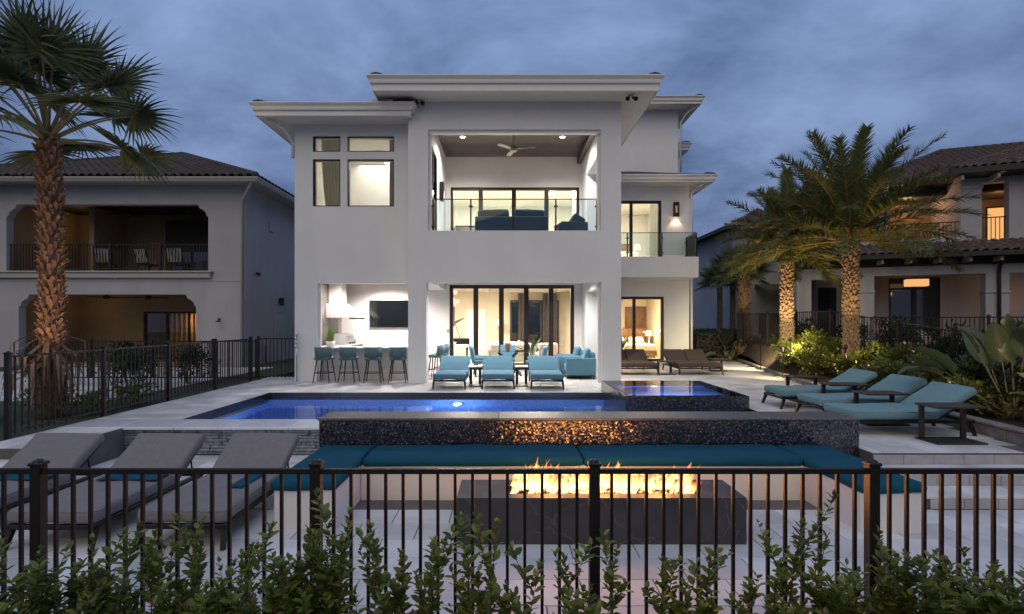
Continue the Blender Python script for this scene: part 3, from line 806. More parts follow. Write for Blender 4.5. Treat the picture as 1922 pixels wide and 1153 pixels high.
# eaves with stepped fascia and gutter; roofs of dark tile
def eave(x0, x1, y0, y1, z, pitch=0.32, top=0.34):
    part('soffit', MB().box(x0+.01,x1-.01,y0+.01,y1-.01,z,z+0.03), 'soffit')
    part('fascia', MB().sweep_rect(x0,x1,y0,y1,[(-0.02,z-0.03),(0.0,z-0.03),(0.0,z+top*0.55),(-0.02,z+top*0.55)]), 'trim')
    zt = z+top
    part('gutter', MB().sweep_rect(x0,x1,y0,y1,[(0.004,zt-0.19),(0.05,zt-0.19),(0.062,zt-0.15),(0.065,zt-0.10),(0.115,zt-0.045),(0.13,zt-0.03),(0.13,zt),(0.12,zt),(0.12,zt-0.02),(0.004,zt-0.02)]), 'trim')
    r = min(x1-x0, y1-y0)/2; b = MB(); zr = zt+0.012; o = 0.05
    if x1-x0 < y1-y0: rg = [((x0+x1)/2, y0+r, zr+(r+o)*pitch), ((x0+x1)/2, y1-r, zr+(r+o)*pitch)]; fs = [(0,1,4),(1,2,5,4),(2,3,5),(3,0,4,5)]
    else: rg = [(x0+r,(y0+y1)/2,zr+(r+o)*pitch),(x1-r,(y0+y1)/2,zr+(r+o)*pitch)]; fs = [(0,1,5,4),(1,2,5),(2,3,4,5),(3,0,4)]
    b.add([(x0-o,y0-o,zr),(x1+o,y0-o,zr),(x1+o,y1+o,zr),(x0-o,y1+o,zr)]+rg, fs+[(3,2,1,0)])
    rf = part('roof', b, 'roof_dark')
    # tiles along the visible eave and at its corners
    n = int((x1-x0+2*o)/0.30); w = (x1-x0+2*o)/n
    for i in range(n):
        xx = x0-o+i*w
        hgt = 0.022 if 0 < i < n-1 else 0.075
        link('eave_tile', EAVE_TILE, rf, (xx, y0-o+0.005, zr-0.004), (math.atan(pitch),0,0), (w/0.30,1,hgt/0.05))
EAVE_TILE = MB().add([(0.004,0,0),(0.296,0,0),(0.296,0.4,0),(0.004,0.4,0),(0.02,0,0.034),(0.15,0,0.05),(0.28,0,0.034),(0.02,0.4,0.034),(0.15,0.4,0.05),(0.28,0.4,0.034)],
                     [(0,1,6,5,4),(3,7,8,9,2),(4,5,8,7),(5,6,9,8),(0,4,7,3),(1,2,9,6)]).mesh('eave_tile', 'roof_dark')
eave(-3.45,3.93,13.72,22.6,7.66)
eave(-6.72,-2.55,14.25,24,7.22, top=0.30)
eave(2.0,7.98,20.45,30,7.06, top=0.24)
eave(-1.2,8.15,22.2,31,10.78, top=0.27)
eave(7.6,8.75,25.5,27.5,9.9, top=0.3)
part('roof_cricket', MB().bbox(-3.62,-3.05,14.32,14.9,7.45,7.68,0.01), 'trim')
part('roof_valley', MB().prism([(-3.1,7.50),(-2.67,7.50),(-2.67,7.70),(-2.95,7.72)], 14.40, 16.5, 'y'), 'roof_dark')
# downspouts
def pipe(pts, r=0.045, m='trim', parent=None): return part('downspout', MB().tube(pts, r, 8), m, parent, True)
pipe([(7.85,20.55,7.1),(7.55,20.9,6.95),(7.35,21.12,6.75),(7.35,21.12,0.02)])
pipe([(8.05,22.3,10.75),(7.7,22.7,10.55),(7.5,22.9,10.2),(7.5,22.9,8.1)])
pipe([(-6.5,14.5,7.2),(-6.15,14.8,7.0),(-6.02,15.05,6.7),(-6.02,15.05,6.3)])

# windows
def window(x0, x1, z0, z1, y, fr=0.045, m='black_metal', mull=(), name='window', depth=0.09, parent=None, fw=None, fixedpane=True):
    w = link(name, None, parent or H)
    fw = fw or fr
    mb = MB().wall(x0-.006,x1+.006,z0-.006,z1+.006,y,y+depth,[(x0+fr,x1-fr,z0+fr,z1-fr)])
    mb.build('frame', m, w)
    xs = [x0+fr]; 
    for c in mull:
        MB().box(c-fw/2,c+fw/2,y+.012,y+depth-.012,z0+fr,z1-fr).build('mullion', m, w); xs += [c-fw/2, c+fw/2]
    xs.append(x1-fr)
    for a, b in zip(xs[::2], xs[1::2]):
        MB().box(a,b,y+depth*.5-.004,y+depth*.5+.004,z0+fr,z1-fr).build('pane', 'glass', w)
    return w
for (a,b,c,d) in wins: window(a,b,c,d,YL+0.02,fr=0.03)
# big glass doors
window(-1.958,2.355,0.0,2.94,YB+.06,fr=0.12,m='bronze',mull=(-1.05,-0.165,0.70,1.555),name='glass_door',depth=0.14,fw=0.17)
window(-1.92,2.53,4.055,6.32,YB+.06,fr=0.09,m='bronze',mull=(-0.88,0.27,1.40),name='glass_door',depth=0.14,fw=0.15)
window(3.9,6.28,0.08,2.66,YW+.05,fr=0.10,m='black_metal',mull=(5.11,),name='glass_door',depth=0.12,fw=0.12)
window(3.9,6.18,4.12,6.48,YW+.05,fr=0.10,m='black_metal',mull=(4.99,),name='glass_door',depth=0.12,fw=0.12)
# left loggia wall window (seen edge on)
w = link('window', None, H)
MB().wall(14.99,16.01,4.29,6.61,-2.16,-2.075,[(15.06,15.94,4.36,6.54)],axis='y').build('frame','bronze',w)
MB().box(-2.12,-2.112,15.06,15.94,4.36,6.54).build('pane','glass',w)

# glass railings
def railing(pts, z, h=0.92, name='glass_railing', pm='steel'):
    r = link(name, None, H)
    for (a, b) in zip(pts, pts[1:]):
        a, b = Vector((*a, z)), Vector((*b, z)); d = (b-a).normalized(); n = Vector((-d.y,d.x,0))
        T = Matrix(((d.x,n.x,0,a.x),(d.y,n.y,0,a.y),(0,0,1,a.z),(0,0,0,1))); L_ = (b-a).length
        MB().box(0.03,L_-0.03,-.006,.006,0.06,h-0.03,T).build('pane','rail_glass',r)
    for i, p in enumerate(pts):
        MB().bbox(p[0]-.022,p[0]+.022,p[1]-.022,p[1]+.022,z,z+h-.012,0.003).build('post',pm,r)
        for zc in (0.16, h-0.2):
            MB().bbox(p[0]-.055,p[0]+.055,p[1]-.03,p[1]+.03,z+zc-.022,z+zc+.022,0.004).build('clamp',pm,r)
    MB().tube([(p[0],p[1],z+h) for p in pts], 0.016, 8).build('handrail',pm,r,True)
railing([(-2.02,YT+.3),(-0.98,YT+.3),(0.20,YT+.3),(1.38,YT+.3),(2.52,YT+.3)], 4.158, pm='bronze')
YS = 19.95
part('balcony_slab', MB().bbox(3.135,7.21,YS,YW-.003,3.33,4.10,0.006), 'stucco')
railing([(3.2,YS+.06),(4.55,YS+.06),(5.85,YS+.06),(7.14,YS+.06),(7.14,YW-.1)], 4.102, 0.90, pm='bronze')

# ------------------------------------------------------------------ rooms behind the glass
def room(x0, x1, y0, y1, z0, z1, wm, fm_, cm, back=None):
    part('interior_floor', MB().box(x0,x1,y0,y1,z0-.1,z0), fm_)
    part('interior_ceiling', MB().box(x0,x1,y0,y1,z1,z1+.08), cm)
    part('interior_wall', MB().box(x0,x1,y1,y1+.1,z0,z1), back or wm)
    part('interior_wall', MB().box(x0-.1,x0,y0,y1,z0,z1), wm)
    part('interior_wall', MB().box(x1,x1+.1,y0,y1,z0,z1), wm)
room(-4.4,3.3,YB+.31,27.5,0.0,3.2,'cream','marble','loft')
room(-3.4,3.3,YB+.31,25,4.055,7.05,'loft','marble','loft')
room(-5.68,-2.65,YL+.31,20.5,4.15,7.12,'loft','marble','loft')
room(3.35,7.0,YW+.30,26.5,0.08,3.0,'cream','marble','loft')
room(3.35,7.0,YW+.30,26.5,4.12,6.95,'loft','marble','loft')

def downlight(x, y, z, power, col, label, spot=120, r=0.075, group='recessed ceiling lights', target=None, blend=0.7):
    t = thing('downlight', label, 'downlight', (x,y,z), group=group)
    MB().lathe([(r*1.35,-0.004),(r*1.35,-0.012),(r*1.05,-0.014),(r*1.05,-0.004)], 16).build('trim_ring','white',t)
    MB().lathe([(r,-0.006),(r,-0.016),(r*0.3,-0.018)], 16).build('lens','lampglow',t)
    lamp('SPOT','downlight_beam',(0,0,-0.05),power,col,t,0.06,target=target or (0,0,-1),spot=spot,blend=blend)
WARM = (1.0,0.80,0.58); WHT = (1.0,0.92,0.84)
# upper loggia: two lit, two dark
downlight(-1.33,16.35,7.35,330,WHT,'left glowing recessed light in the upper loggia wood ceiling',150)
downlight(1.73,16.35,7.35,330,WHT,'right glowing recessed light in the upper loggia wood ceiling',150)
for x, l in ((-1.33,'left'), (1.73,'right')):
    t = tag(MB().lathe([(0.12,0),(0.12,-0.01),(0.10,-0.014),(0.10,-0.006)],18,(x,15.25,7.35)).build('ceiling_speaker','darkwood'), f'{l} round dark ceiling speaker near the front of the upper loggia', 'speaker', 'ceiling speakers')
# ground loggia and bar
for x, y, l in ((-1.2,16.2,'left'), (1.6,16.2,'right')):
    downlight(x,y,3.15,380,WHT,f'{l} recessed light in the ground floor loggia ceiling',150)
downlight(-4.0,17.3,3.15,520,WHT,'recessed light in the bar ceiling over the television wall',150)
downlight(-4.9,16.2,3.15,170,WHT,'recessed light in the bar ceiling above the grill',150)
# living room, upper room, bedrooms
def ceiling_panel(x, y, z, sx, sy, power, col, label):
    t = thing('ceiling_lamp', label, 'ceiling lamp', (x,y,z), group='flat ceiling lamps inside the house')
    MB().bbox(-sx/2,sx/2,-sy/2,sy/2,-0.03,-0.002,0.006).build('housing','white',t)
    MB().box(-sx/2+.03,sx/2-.03,-sy/2+.03,sy/2-.03,-0.036,-0.0305).build('diffuser','cove',t)
    lamp('AREA','ceiling_lamp_light',(0,0,-0.06),power,col,t,max(sx,sy)*0.8,target=(0,0,-1))
ceiling_panel(-2.2,22.0,3.2,1.2,1.2,1150,(1.0,0.85,0.68),'square ceiling lamp in the living room above the piano')
ceiling_panel(1.0,21.2,3.2,1.6,0.5,850,(1.0,0.85,0.68),'long ceiling lamp in the living room near the glass doors')
ceiling_panel(-0.8,21.5,7.05,2.2,0.3,430,(1.0,0.89,0.74),'left strip ceiling lamp in the upstairs living room')
ceiling_panel(1.9,21.5,7.05,0.3,2.2,200,(1.0,0.84,0.64),'right strip ceiling lamp in the upstairs living room')
ceiling_panel(-4.05,18.2,7.12,0.25,2.6,58,(1.0,0.93,0.80),'long bright ceiling strip seen through the upper left window')
ceiling_panel(-3.3,16.9,7.12,0.22,0.22,16,(1.0,0.88,0.70),'small round-cornered ceiling lamp behind the upper left transom')
ceiling_panel(5.2,23.2,3.0,1.4,1.0,300,(1.0,0.72,0.44),'ceiling lamp in the warm ground floor bedroom')
ceiling_panel(5.0,23.0,6.95,2.0,0.4,280,(1.0,0.84,0.64),'ceiling lamp in the bright upstairs bedroom')

def curtain(x0, x1, y, z0, z1, m, label, folds=9, amp=0.04, lean=0.0, group=None):
    n = folds*6; mb = MB()
    for k in range(2):
        for i in range(n+1):
            u = i/n
            for jz in range(5):
                t = jz/4
                off = lean*(1-t)**2
                mb.v.append((lerp(x0,x1,u)+off*(1-u*0.6), y + amp*math.sin(u*folds*2*PI)+k*0.012, lerp(z0,z1,t)))
    w = (n+1)*5
    for k in range(2):
        for i in range(n):
            for jz in range(4):
                a = k*w+i*5+jz; mb.f.append([a,a+5,a+6,a+1]); mb.m.append(0)
    return tag(mb.build('curtain', m, None, True), label, 'curtain', group)
curtain(-5.42,-4.62,15.62,4.18,7.05,'curtain_grey','sheer grey curtain gathered behind the upper left window',8,0.05,0.25)
curtain(-3.42,-2.95,15.62,4.18,7.05,'darkcurtain','dark brown curtain at the right edge of the upper left window',4,0.04)
curtain(-3.18,-2.75,15.50,4.18,7.05,'sheer','pale curtain lining beside the dark brown curtain upstairs',4,0.03)
curtain(5.85,6.2,21.75,4.13,6.9,'sheer','white sheer curtain in the upstairs right bedroom door',5,0.03)
curtain(5.30,5.62,26.2,0.1,2.95,'curtain_grey','grey curtain beside the window in the ground floor bedroom',4,0.04)
curtain(0.60,1.02,27.0,0.02,3.1,'darkcurtain','dark curtain at the far end of the living room, left',5,0.05)
curtain(1.85,2.6,27.0,0.02,3.1,'darkcurtain','dark curtain at the far end of the living room, right',7,0.05)
# far windows of the living room: dark night glass
for (x0,x1) in ((0.2,2.7),):
    w = window(x0,x1,0.05,2.75,27.35,fr=0.08,m='black_metal',mull=(1.0,1.8),depth=0.1)
    MB().box(x0+.05,x1-.05,27.46,27.49,0.1,2.7).build('night_backing','screen',w)
w = link('interior_door', None, H)
MB().bbox(-2.05,-1.05,27.40,27.48,0,2.3,0.01).build('leaf','white',w); MB().box(-1.16,-1.12,27.36,27.40,1.0,1.12).build('handle','steel',w)
tray = part('tray_moulding', MB().wall(-1.0,2.6,21.5,25.5,3.08,3.17,[(-0.8,2.4,21.7,25.3)]), 'loft')
tray.data.transform(Matrix(((1,0,0,0),(0,0,1,0),(0,1,0,0),(0,0,0,1))))

# piano
pn = thing('grand_piano', 'black grand piano with raised lid in the living room', 'piano', (-2.35,22.3,0), R(10))
out = [(-0.75,-0.7),(0.75,-0.7),(0.75,0.2),(0.55,0.75),(0.15,1.0),(-0.2,1.35),(-0.6,1.4),(-0.75,1.1)]
MB().prism(out,0.62,0.98,'z').build('case','black_gloss',pn)
mb = MB(); mb.prism(out,0.0,0.03,'z')
ld = mb.build('lid','black_gloss',pn); ld.matrix_local = tr(-0.75,0,1.0) @ rot('Y', R(-32)) @ tr(0.75,0,0)
MB().tube([(0.45,0.3,0.98),(0.25,0.3,1.55)],0.015,6).build('lid_prop','darkwood',pn)
MB().bbox(-0.68,0.68,-0.92,-0.7,0.62,0.74,0.01).build('keyboard','white',pn)
for p in ((-0.65,-0.6),(0.65,-0.6),(-0.35,1.1)): MB().tube([(p[0],p[1],0.62),(p[0],p[1],0.0)],[0.06,0.035],8).build('leg','black_gloss',pn)
# chandelier of glass globes
ch = thing('chandelier', 'cluster chandelier of blush glass globes in the living room', 'chandelier', (-2.15,20.3,3.2))
MB().lathe([(0.20,0),(0.20,-0.03),(0.05,-0.05)],16).build('canopy','steel',ch)
cr_ = random.Random(3)
for i in range(11):
    x, y, z = cr_.uniform(-.32,.32), cr_.uniform(-.3,.3), -cr_.uniform(0.35,1.0); r = cr_.uniform(0.07,0.11)
    gl = MB().lathe([(r*math.sin(PI*k/8)+.001, z - r*math.cos(PI*k/8)) for k in range(9)],12,(x,y,0)).build('globe',M['globe'] if 'globe' in M else M.setdefault('globe', emit('globe_glow',(1.0,0.62,0.42),1.5)),ch,True)
    MB().tube([(x,y,z+r),(x*0.2,y*0.2,-0.03)],0.004,4).build('cord','steel',ch)
# living room furniture
so = thing('sofa', 'white living room sofa with blush and white pillows', 'sofa', (0.05,20.9,0), R(200))
MB().rbox(0,0,0.26,1.7,0.9,0.34,0.08).build('seat','linen',so,True)
MB().rbox(0,0.38,0.58,1.7,0.22,0.5,0.08).build('backrest','linen',so,True)
for s_ in (-1,1): MB().rbox(s_*0.82,0,0.42,0.2,0.9,0.42,0.07).build('armrest','pink',so,True)
for i, (x, m_) in enumerate(((-0.5,'pink'),(-0.1,'white'),(0.35,'white'),(0.6,'pink'))):
    MB().rbox(0,0,0,0.46,0.16,0.44,0.07,T=tr(x,0.16,0.66) @ rot('Y',R(12*(i-1.5))) @ rot('X',R(-15))).build('pillow',m_,so,True)
ac = thing('armchair', 'low blush armchair at the right of the living room', 'armchair', (1.55,21.2,0), R(200))
MB().rbox(0,0,0.30,0.8,0.75,0.3,0.09).build('seat','pink',ac,True); MB().rbox(0,0.3,0.58,0.8,0.2,0.5,0.09).build('backrest','pink',ac,True)
for s_ in (-1,1):
    for q in (-.3,.3): MB().tube([(s_*.33,q,0.17),(s_*.35,q*1.1,0)],0.018,6).build('leg','darkwood',ac)
kr = thing('console_table', 'cream cloth covered console below the raised piano lid', 'table', (-2.25,19.6,0))
MB().rbox(0,0,0.46,0.75,0.5,0.84,0.05).build('cloth','linen',kr,True); MB().bbox(-.4,.4,-.27,.27,0.885,0.905,0.005).build('top','linen',kr); MB().bbox(-.36,.36,-.23,.23,0,0.05,.004).build('plinth','darkwood',kr)
art = thing('wall_art', 'tall narrow dark framed picture on the living room side wall', 'picture', (3.26,22.6,1.9))
MB().wall(-0.55,0.55,-0.5,0.5,-0.04,0.0,[(-0.48,0.48,-0.43,0.43)],axis='y').build('frame','black_gloss',art)
MB().box(-0.03,-0.008,-0.48,0.48,-0.43,0.43).build('canvas','stonepanel',art)
fp = thing('fireplace', 'square recessed dark fireplace low on the living room wall', 'fireplace', (3.26,22.5,0.75))
MB().wall(-0.5,0.5,-0.3,0.3,-0.05,0.0,[(-0.42,0.42,-0.22,0.22)],axis='y').build('surround','steel',fp)
MB().box(-0.03,-0.008,-0.42,0.42,-0.22,0.22).build('firebox','black_metal',fp)
# bedrooms
def bed(name_label, x, y, z, rz):
    b = thing('bed', name_label, 'bed', (x,y,z), rz)
    MB().bbox(-0.95,0.95,-1.0,1.05,0.08,0.30,0.02).build('base','panelwood',b); MB().rbox(0,0,0.44,1.86,2.0,0.30,0.08).build('mattress','linen',b,True)
    MB().bbox(-1.0,1.0,1.06,1.14,0,1.25,0.02).build('headboard','panelwood',b)
    for s_ in (-1,1): MB().rbox(0,0,0,0.7,0.42,0.18,0.08,T=tr(s_*.45,.72,.70) @ rot('X',R(35))).build('pillow','linen',b,True)
    for s_ in (-1,1):
        for q in (-.9,.95): MB().tube([(s_*.85,q,0.09),(s_*.85,q,0)],0.03,6).build('leg','darkwood',b)
bed('bed with white linen in the warm ground floor bedroom',5.65,24.3,0.08,0)
bed('bed with white linen in the bright upstairs bedroom',4.9,24.3,4.12,0)
def table_lamp(label, x, y, z, s=1.0):
    t = thing('table_lamp', label, 'lamp', (x,y,z), group='bedroom lamps')
    MB().bbox(-.25,.25,-.2,.2,0,0.55,0.01).build('nightstand','panelwood',t)
    MB().lathe([(0.09,0.55),(0.09,0.57),(0.03,0.62),(0.05,0.8),(0.015,0.92)],12).build('base','steel',t,True)
    MB().lathe([(0.17,0.90),(0.13,1.16)],16).build('lamp_shade','lampshade',t,True)
    lamp('POINT','table_lamp_light',(0,-0.25,1.05),14*s,(1.0,0.66,0.34),t,0.1)
M['lampshade'] = emit('lamp_shade_glow',(1.0,0.72,0.42),2.2)
table_lamp('glowing shaded lamp on a nightstand in the ground floor bedroom',6.75,25.2,0.08)
table_lamp('glowing shaded lamp beside the bed upstairs on the right',6.15,25.0,4.12,0.8)
for (x0,x1,z0,z1) in ((3.4,5.2,0.1,2.2),(5.9,6.95,0.1,2.4)):
    part('wall_panel', MB().bbox(x0,x1,26.42,26.49,z0,z1,0.01), 'panelwood')
# pictures, plants and lamps that furnish the rooms
def picture(label, x, y, z, w, h, m):
    t = thing('picture', label, 'picture', (x,y,z))
    MB().wall(-w/2,w/2,-h/2,h/2,-.05,-.002,[(-w/2+.05,w/2-.05,-h/2+.05,h/2-.05)]).build('frame','darkwood',t); MB().box(-w/2+.05,w/2-.05,-.03,-.004,-h/2+.05,h/2-.05).build('canvas',m,t)
picture('dark framed picture upstairs behind the left end of the sofa',-1.7,24.99,5.7,1.3,0.9,'stonepanel')
picture('brown framed picture upstairs behind the middle of the sofa',0.4,24.99,5.75,0.9,1.1,'panelwood')
picture('wide framed picture on the living room back wall beside the white door',-3.3,27.49,1.9,1.3,1.0,'stonepanel')
picture('dark framed picture in the upper left room',-4.0,20.49,5.75,0.9,0.7,'stonepanel')
picture('tall picture in the bright upstairs bedroom',4.4,26.49,5.9,0.8,1.0,'panelwood')
def floor_lamp(label, x, y, z):
    t = thing('floor_lamp', label, 'lamp', (x,y,z))
    MB().lathe([(0.16,0),(0.16,0.02),(0.02,0.04)],14).build('base','bronze',t,True); MB().tube([(0,0,0.03),(0,0,1.5)],0.012,6).build('pole','bronze',t); MB().lathe([(0.22,1.45),(0.15,1.75)],16).build('lamp_shade','lampshade',t,True)
floor_lamp('glowing floor lamp upstairs at the right end of the sofa',1.9,22.6,4.06)
floor_lamp('glowing floor lamp by the living room back wall',-0.4,26.6,0.0)
def house_plant(label, x, y, z, h, seed):
    t = thing('house_plant', label, 'plant', (x,y,z)); r = random.Random(seed)
    MB().lathe([(0.14,0),(0.19,0.34),(0.17,0.34),(0.15,0.3)],14).build('pot','white',t,True)
    for i in range(14):
        a = i*2.4; e = r.uniform(.5,1.3); mb = MB(); L_ = h*r.uniform(.6,1.0); d = Vector((math.cos(a)*math.cos(e),math.sin(a)*math.cos(e),math.sin(e))); s_ = Vector((-math.sin(a),math.cos(a),0))
        P_ = []; p = Vector((0,0,.3))
        for k in range(6): P_.append(p.copy()); p = p + d*L_/5; d = (d+Vector((0,0,-.16))).normalized()
        o = len(mb.v)
        for q, w in zip(P_,(.008,.02,.06,.07,.045,.004)): mb.v += [tuple(q-s_*w),tuple(q+s_*w)]
        for k in range(5): mb.f.append([o+2*k,o+2*k+1,o+2*k+3,o+2*k+2]); mb.m.append(0)
        mb.build('leaf','hedgeleaf',t,True)
house_plant('leafy green plant in a white pot behind the ground floor bedroom glass',4.75,22.1,0.08,1.0,1)
house_plant('tall green plant in a white pot inside the living room doors',0.95,19.7,0.0,1.1,2)
house_plant('green plant in a white pot upstairs left of the sofa',-2.2,20.2,4.06,1.3,3)
dz_ = thing('dresser','dark wood dresser in the upper left room','dresser',(-3.05,18.5,4.15))
MB().bbox(-.3,.3,-.7,.7,.08,1.0,.01).build('case','panelwood',dz_)
for k in range(3): MB().bbox(-.325,-.302,-.66,.66,.14+k*.28,.38+k*.28,.006).build('drawer','darkwood',dz_)
MB().bbox(-.26,.26,-.66,.66,0,.078,.004).build('plinth','darkwood',dz_)
# ------------------------------------------------------------------ loungers (origin: middle of the foot end on the ground, head towards +y)
def make_lounger(fab, w=0.82, label='', group=None, double=False, ang=32, bl=0.70, sl=1.30):
    t = thing('sun_lounger', label, 'sun lounger', group=group)
    fm_ = 'black_metal' if fab != 'brown' else 'darkwood'
    h = w/2
    mb = MB()
    for s_ in (-1,1): mb.bbox(s_*(h-.035)-.022,s_*(h-.035)+.022,0.0,1.80,0.185,0.235,0.006)
    mb.bbox(-h+.05,h-.05,0.0,0.05,0.187,0.233,0.006); mb.bbox(-h+.05,h-.05,1.74,1.79,0.187,0.233,0.006); mb.bbox(-h+.05,h-.05,0.9,0.95,0.19,0.23,0.006)
    mb.build('frame', fm_, t)
    for s_ in (-1,1):
        for y0, y1 in ((0.05,-0.02),(1.72,1.80)):
            MB().tube([(s_*(h-.035),y0,0.2),(s_*(h-.02),y1,0.0)],[0.038,0.026],4).build('leg', fm_, t)
    parts_ = ((-h/2,h),(h/2,h)) if double else ((0,w),)
    for cx_, ww in parts_:
        MB().rbox(cx_,sl/2,0.305,ww-.006,sl,0.135,0.05,4,puff=0.012,mid=9).build('seat_cushion', fab, t, True)
        sc_ = t.children[-1]; hw, c_ = (ww-.006)/2-.012, .05      # welted seam round the cushion
        path = []
        for (qx, qy, a0) in ((hw-c_,sl-.012-c_,0),(-hw+c_,sl-.012-c_,90),(-hw+c_,.012+c_,180),(hw-c_,.012+c_,270)):
            path += [(cx_+qx+c_*math.cos(R(a0+k*22.5)), qy+c_*math.sin(R(a0+k*22.5)), 0.352) for k in range(5)]
        MB().tube(path+[path[0]], 0.0065, 5).build('piping', fab, sc_ if sc_.name.startswith('seat_cushion') else t, True)
    T = tr(0,sl-.03,0.25) @ rot('X',R(ang))
    for cx_, ww in parts_:
        MB().rbox(cx_,bl/2,0.07,ww-.006,bl,0.125,0.05,4,T=T,puff=0.012,mid=9).build('back_cushion', fab, t, True)
    mb = MB()
    for s_ in (-1,1): mb.box(s_*(h-.06)-.015,s_*(h-.06)+.015,0.02,bl-.06,-.025,0.0,T)
    mb.box(-h+.08,h-.08,bl-.12,bl-.08,-.024,0.0,T)
    mb.build('back_frame', fm_, t)
    e = T @ Vector((0,bl*0.62,-0.02))
    mb = MB()
    for s_ in (-1,1): mb.tube([(s_*(h-.1),e.y,e.z),(s_*(h-.1),e.y+.06,0.20)],0.011,6)
    mb.build('back_strut', fm_, t)
    return t
gl_ = 'blue loungers by the house'
c0 = make_lounger('blue', 0.84, 'blue lounger on the left of three in front of the loggia', gl_)
c0.location = (-1.415,13.22,0)
dup(c0,(-0.20,13.26,0),R(1.2),'middle blue lounger between two small tables in front of the loggia')
dup(c0,(1.02,13.20,0),R(-1.0),'blue lounger on the right of three in front of the loggia')
gr_ = 'teal loungers on the right deck'
r0 = make_lounger('teal', 0.80, 'teal lounger nearest the steps on the right deck', gr_, ang=33)
r0.location = (5.13,8.25,0); r0.rotation_euler.z = R(-90)
dup(r0,(5.36,9.43,0),R(-88.5),'middle teal lounger on the right deck between two others')
dup(r0,(5.32,10.65,0),R(-91),'teal lounger farthest from the steps, close to the flower bed')
gg = 'grey loungers on the sunken patio'
l0 = make_lounger('taupe', 0.86, 'grey lounger beside the white bench on the sunken patio', gg, ang=33)
l0.location = (-3.07,5.02,LOW)
dup(l0,(-4.29,5.00,LOW),R(-.8),'middle grey lounger behind the left foreground fence')
dup(l0,(-5.57,5.02,LOW),0,'leftmost grey lounger, partly cut off by the picture edge')
gb = 'brown double loungers by the bedroom door'
b0 = make_lounger('brown', 1.40, 'brown double lounger right of the white pillar, nearer the flower bed', gb, True)
b0.location = (6.10,16.65,0)
dup(b0,(4.08,16.65,0),0,'brown double lounger partly hidden behind the white house pillar')
# thin sheets added to stand in for teal patches of the grey cushions
def teal_patch(label, loc, sx, sy, rz=0, drop=0.0):
    mb = MB(); n = 10
    for j in range(n+1):
        for i in range(n+1):
            x, y = (i/n-.5)*sx, (j/n-.5)*sy
            z = 0.004*math.sin(x*22+y*9)
            over = x - sx/2 + drop
            if over > 0: x -= over*0.85; z -= over
            mb.v.append((x,y,z))
    o = len(mb.v)
    mb.v += [(a,b,c-0.012) for (a,b,c) in mb.v]
    for j in range(n):
        for i in range(n):
            a = j*(n+1)+i; mb.f.append([a,a+1,a+n+2,a+n+1]); mb.m.append(0); mb.f.append([o+a,o+a+n+1,o+a+n+2,o+a+1]); mb.m.append(0)
    for i in range(n):
        for (a,b) in ((i,i+1),(n*(n+1)+i+1,n*(n+1)+i),((i+1)*(n+1),i*(n+1)),(i*(n+1)+n,(i+1)*(n+1)+n)):
            mb.f.append([a,o+a,o+b,b]); mb.m.append(0)
    o_ = mb.build('teal_patch','teal_cush',None,True); o_.location = loc; o_.rotation_euler.z = rz
    return tag(o_,label,'teal_patch','teal patches on the grey loungers')
ZS = LOW + 0.402
teal_patch('teal patch hanging over the side of the grey lounger by the bench',(-2.76,5.93,ZS),0.34,0.62,0,0.20)
teal_patch('teal patch at the seat hinge of the middle grey lounger',(-4.20,6.02,ZS),0.66,0.26)
teal_patch('teal patch at the seat hinge of the leftmost grey lounger',(-5.47,6.02,ZS),0.66,0.26)

# ------------------------------------------------------------------ small side tables
def make_table(label, group, sx=0.34, sy=0.40, h=0.52, m='darkwood', topm=None):
    t = thing('side_table', label, 'side table', group=group)
    MB().bbox(-sx/2,sx/2,-sy/2,sy/2,h-.028,h,0.006).build('top', topm or m, t)
    for s_ in (-1,1): MB().bbox(s_*(sx/2-.05)-.035,s_*(sx/2-.05)+.035,sy/2-.09,sy/2-.05,0.028,h-.029,0.004).build('upright', m, t)
    MB().bbox(-sx/2,sx/2,-sy/2,sy/2,0,0.022,0.004).build('base', m, t)
    return t
s0 = make_table('small table between the left and middle blue loungers','side tables by the loggia', topm='counter'); s0.location = (-0.81,13.95,0)
dup(s0,(0.405,13.95,0),0,'small table between the middle and right blue loungers')
gt = 'dark side tables on the right deck'
t0 = make_table('dark side table in front of the nearest teal lounger',gt,0.70,0.42); t0.location = (6.27,7.52,0)
dup(t0,(6.20,8.84,0),0,'dark side table between the nearest and middle teal loungers')
dup(t0,(6.37,10.05,0),0,'dark side table between the middle and farthest teal loungers')
dup(t0,(6.40,11.40,0),0,'dark side table behind the farthest teal lounger')
u0 = make_table('low brown table between the two brown double loungers','brown side tables',0.5,0.5,0.42,'darkwood','brown'); u0.location = (5.09,16.95,0)
dup(u0,(7.15,18.0,0),0,'low brown table right of the brown loungers beside the flower bed')

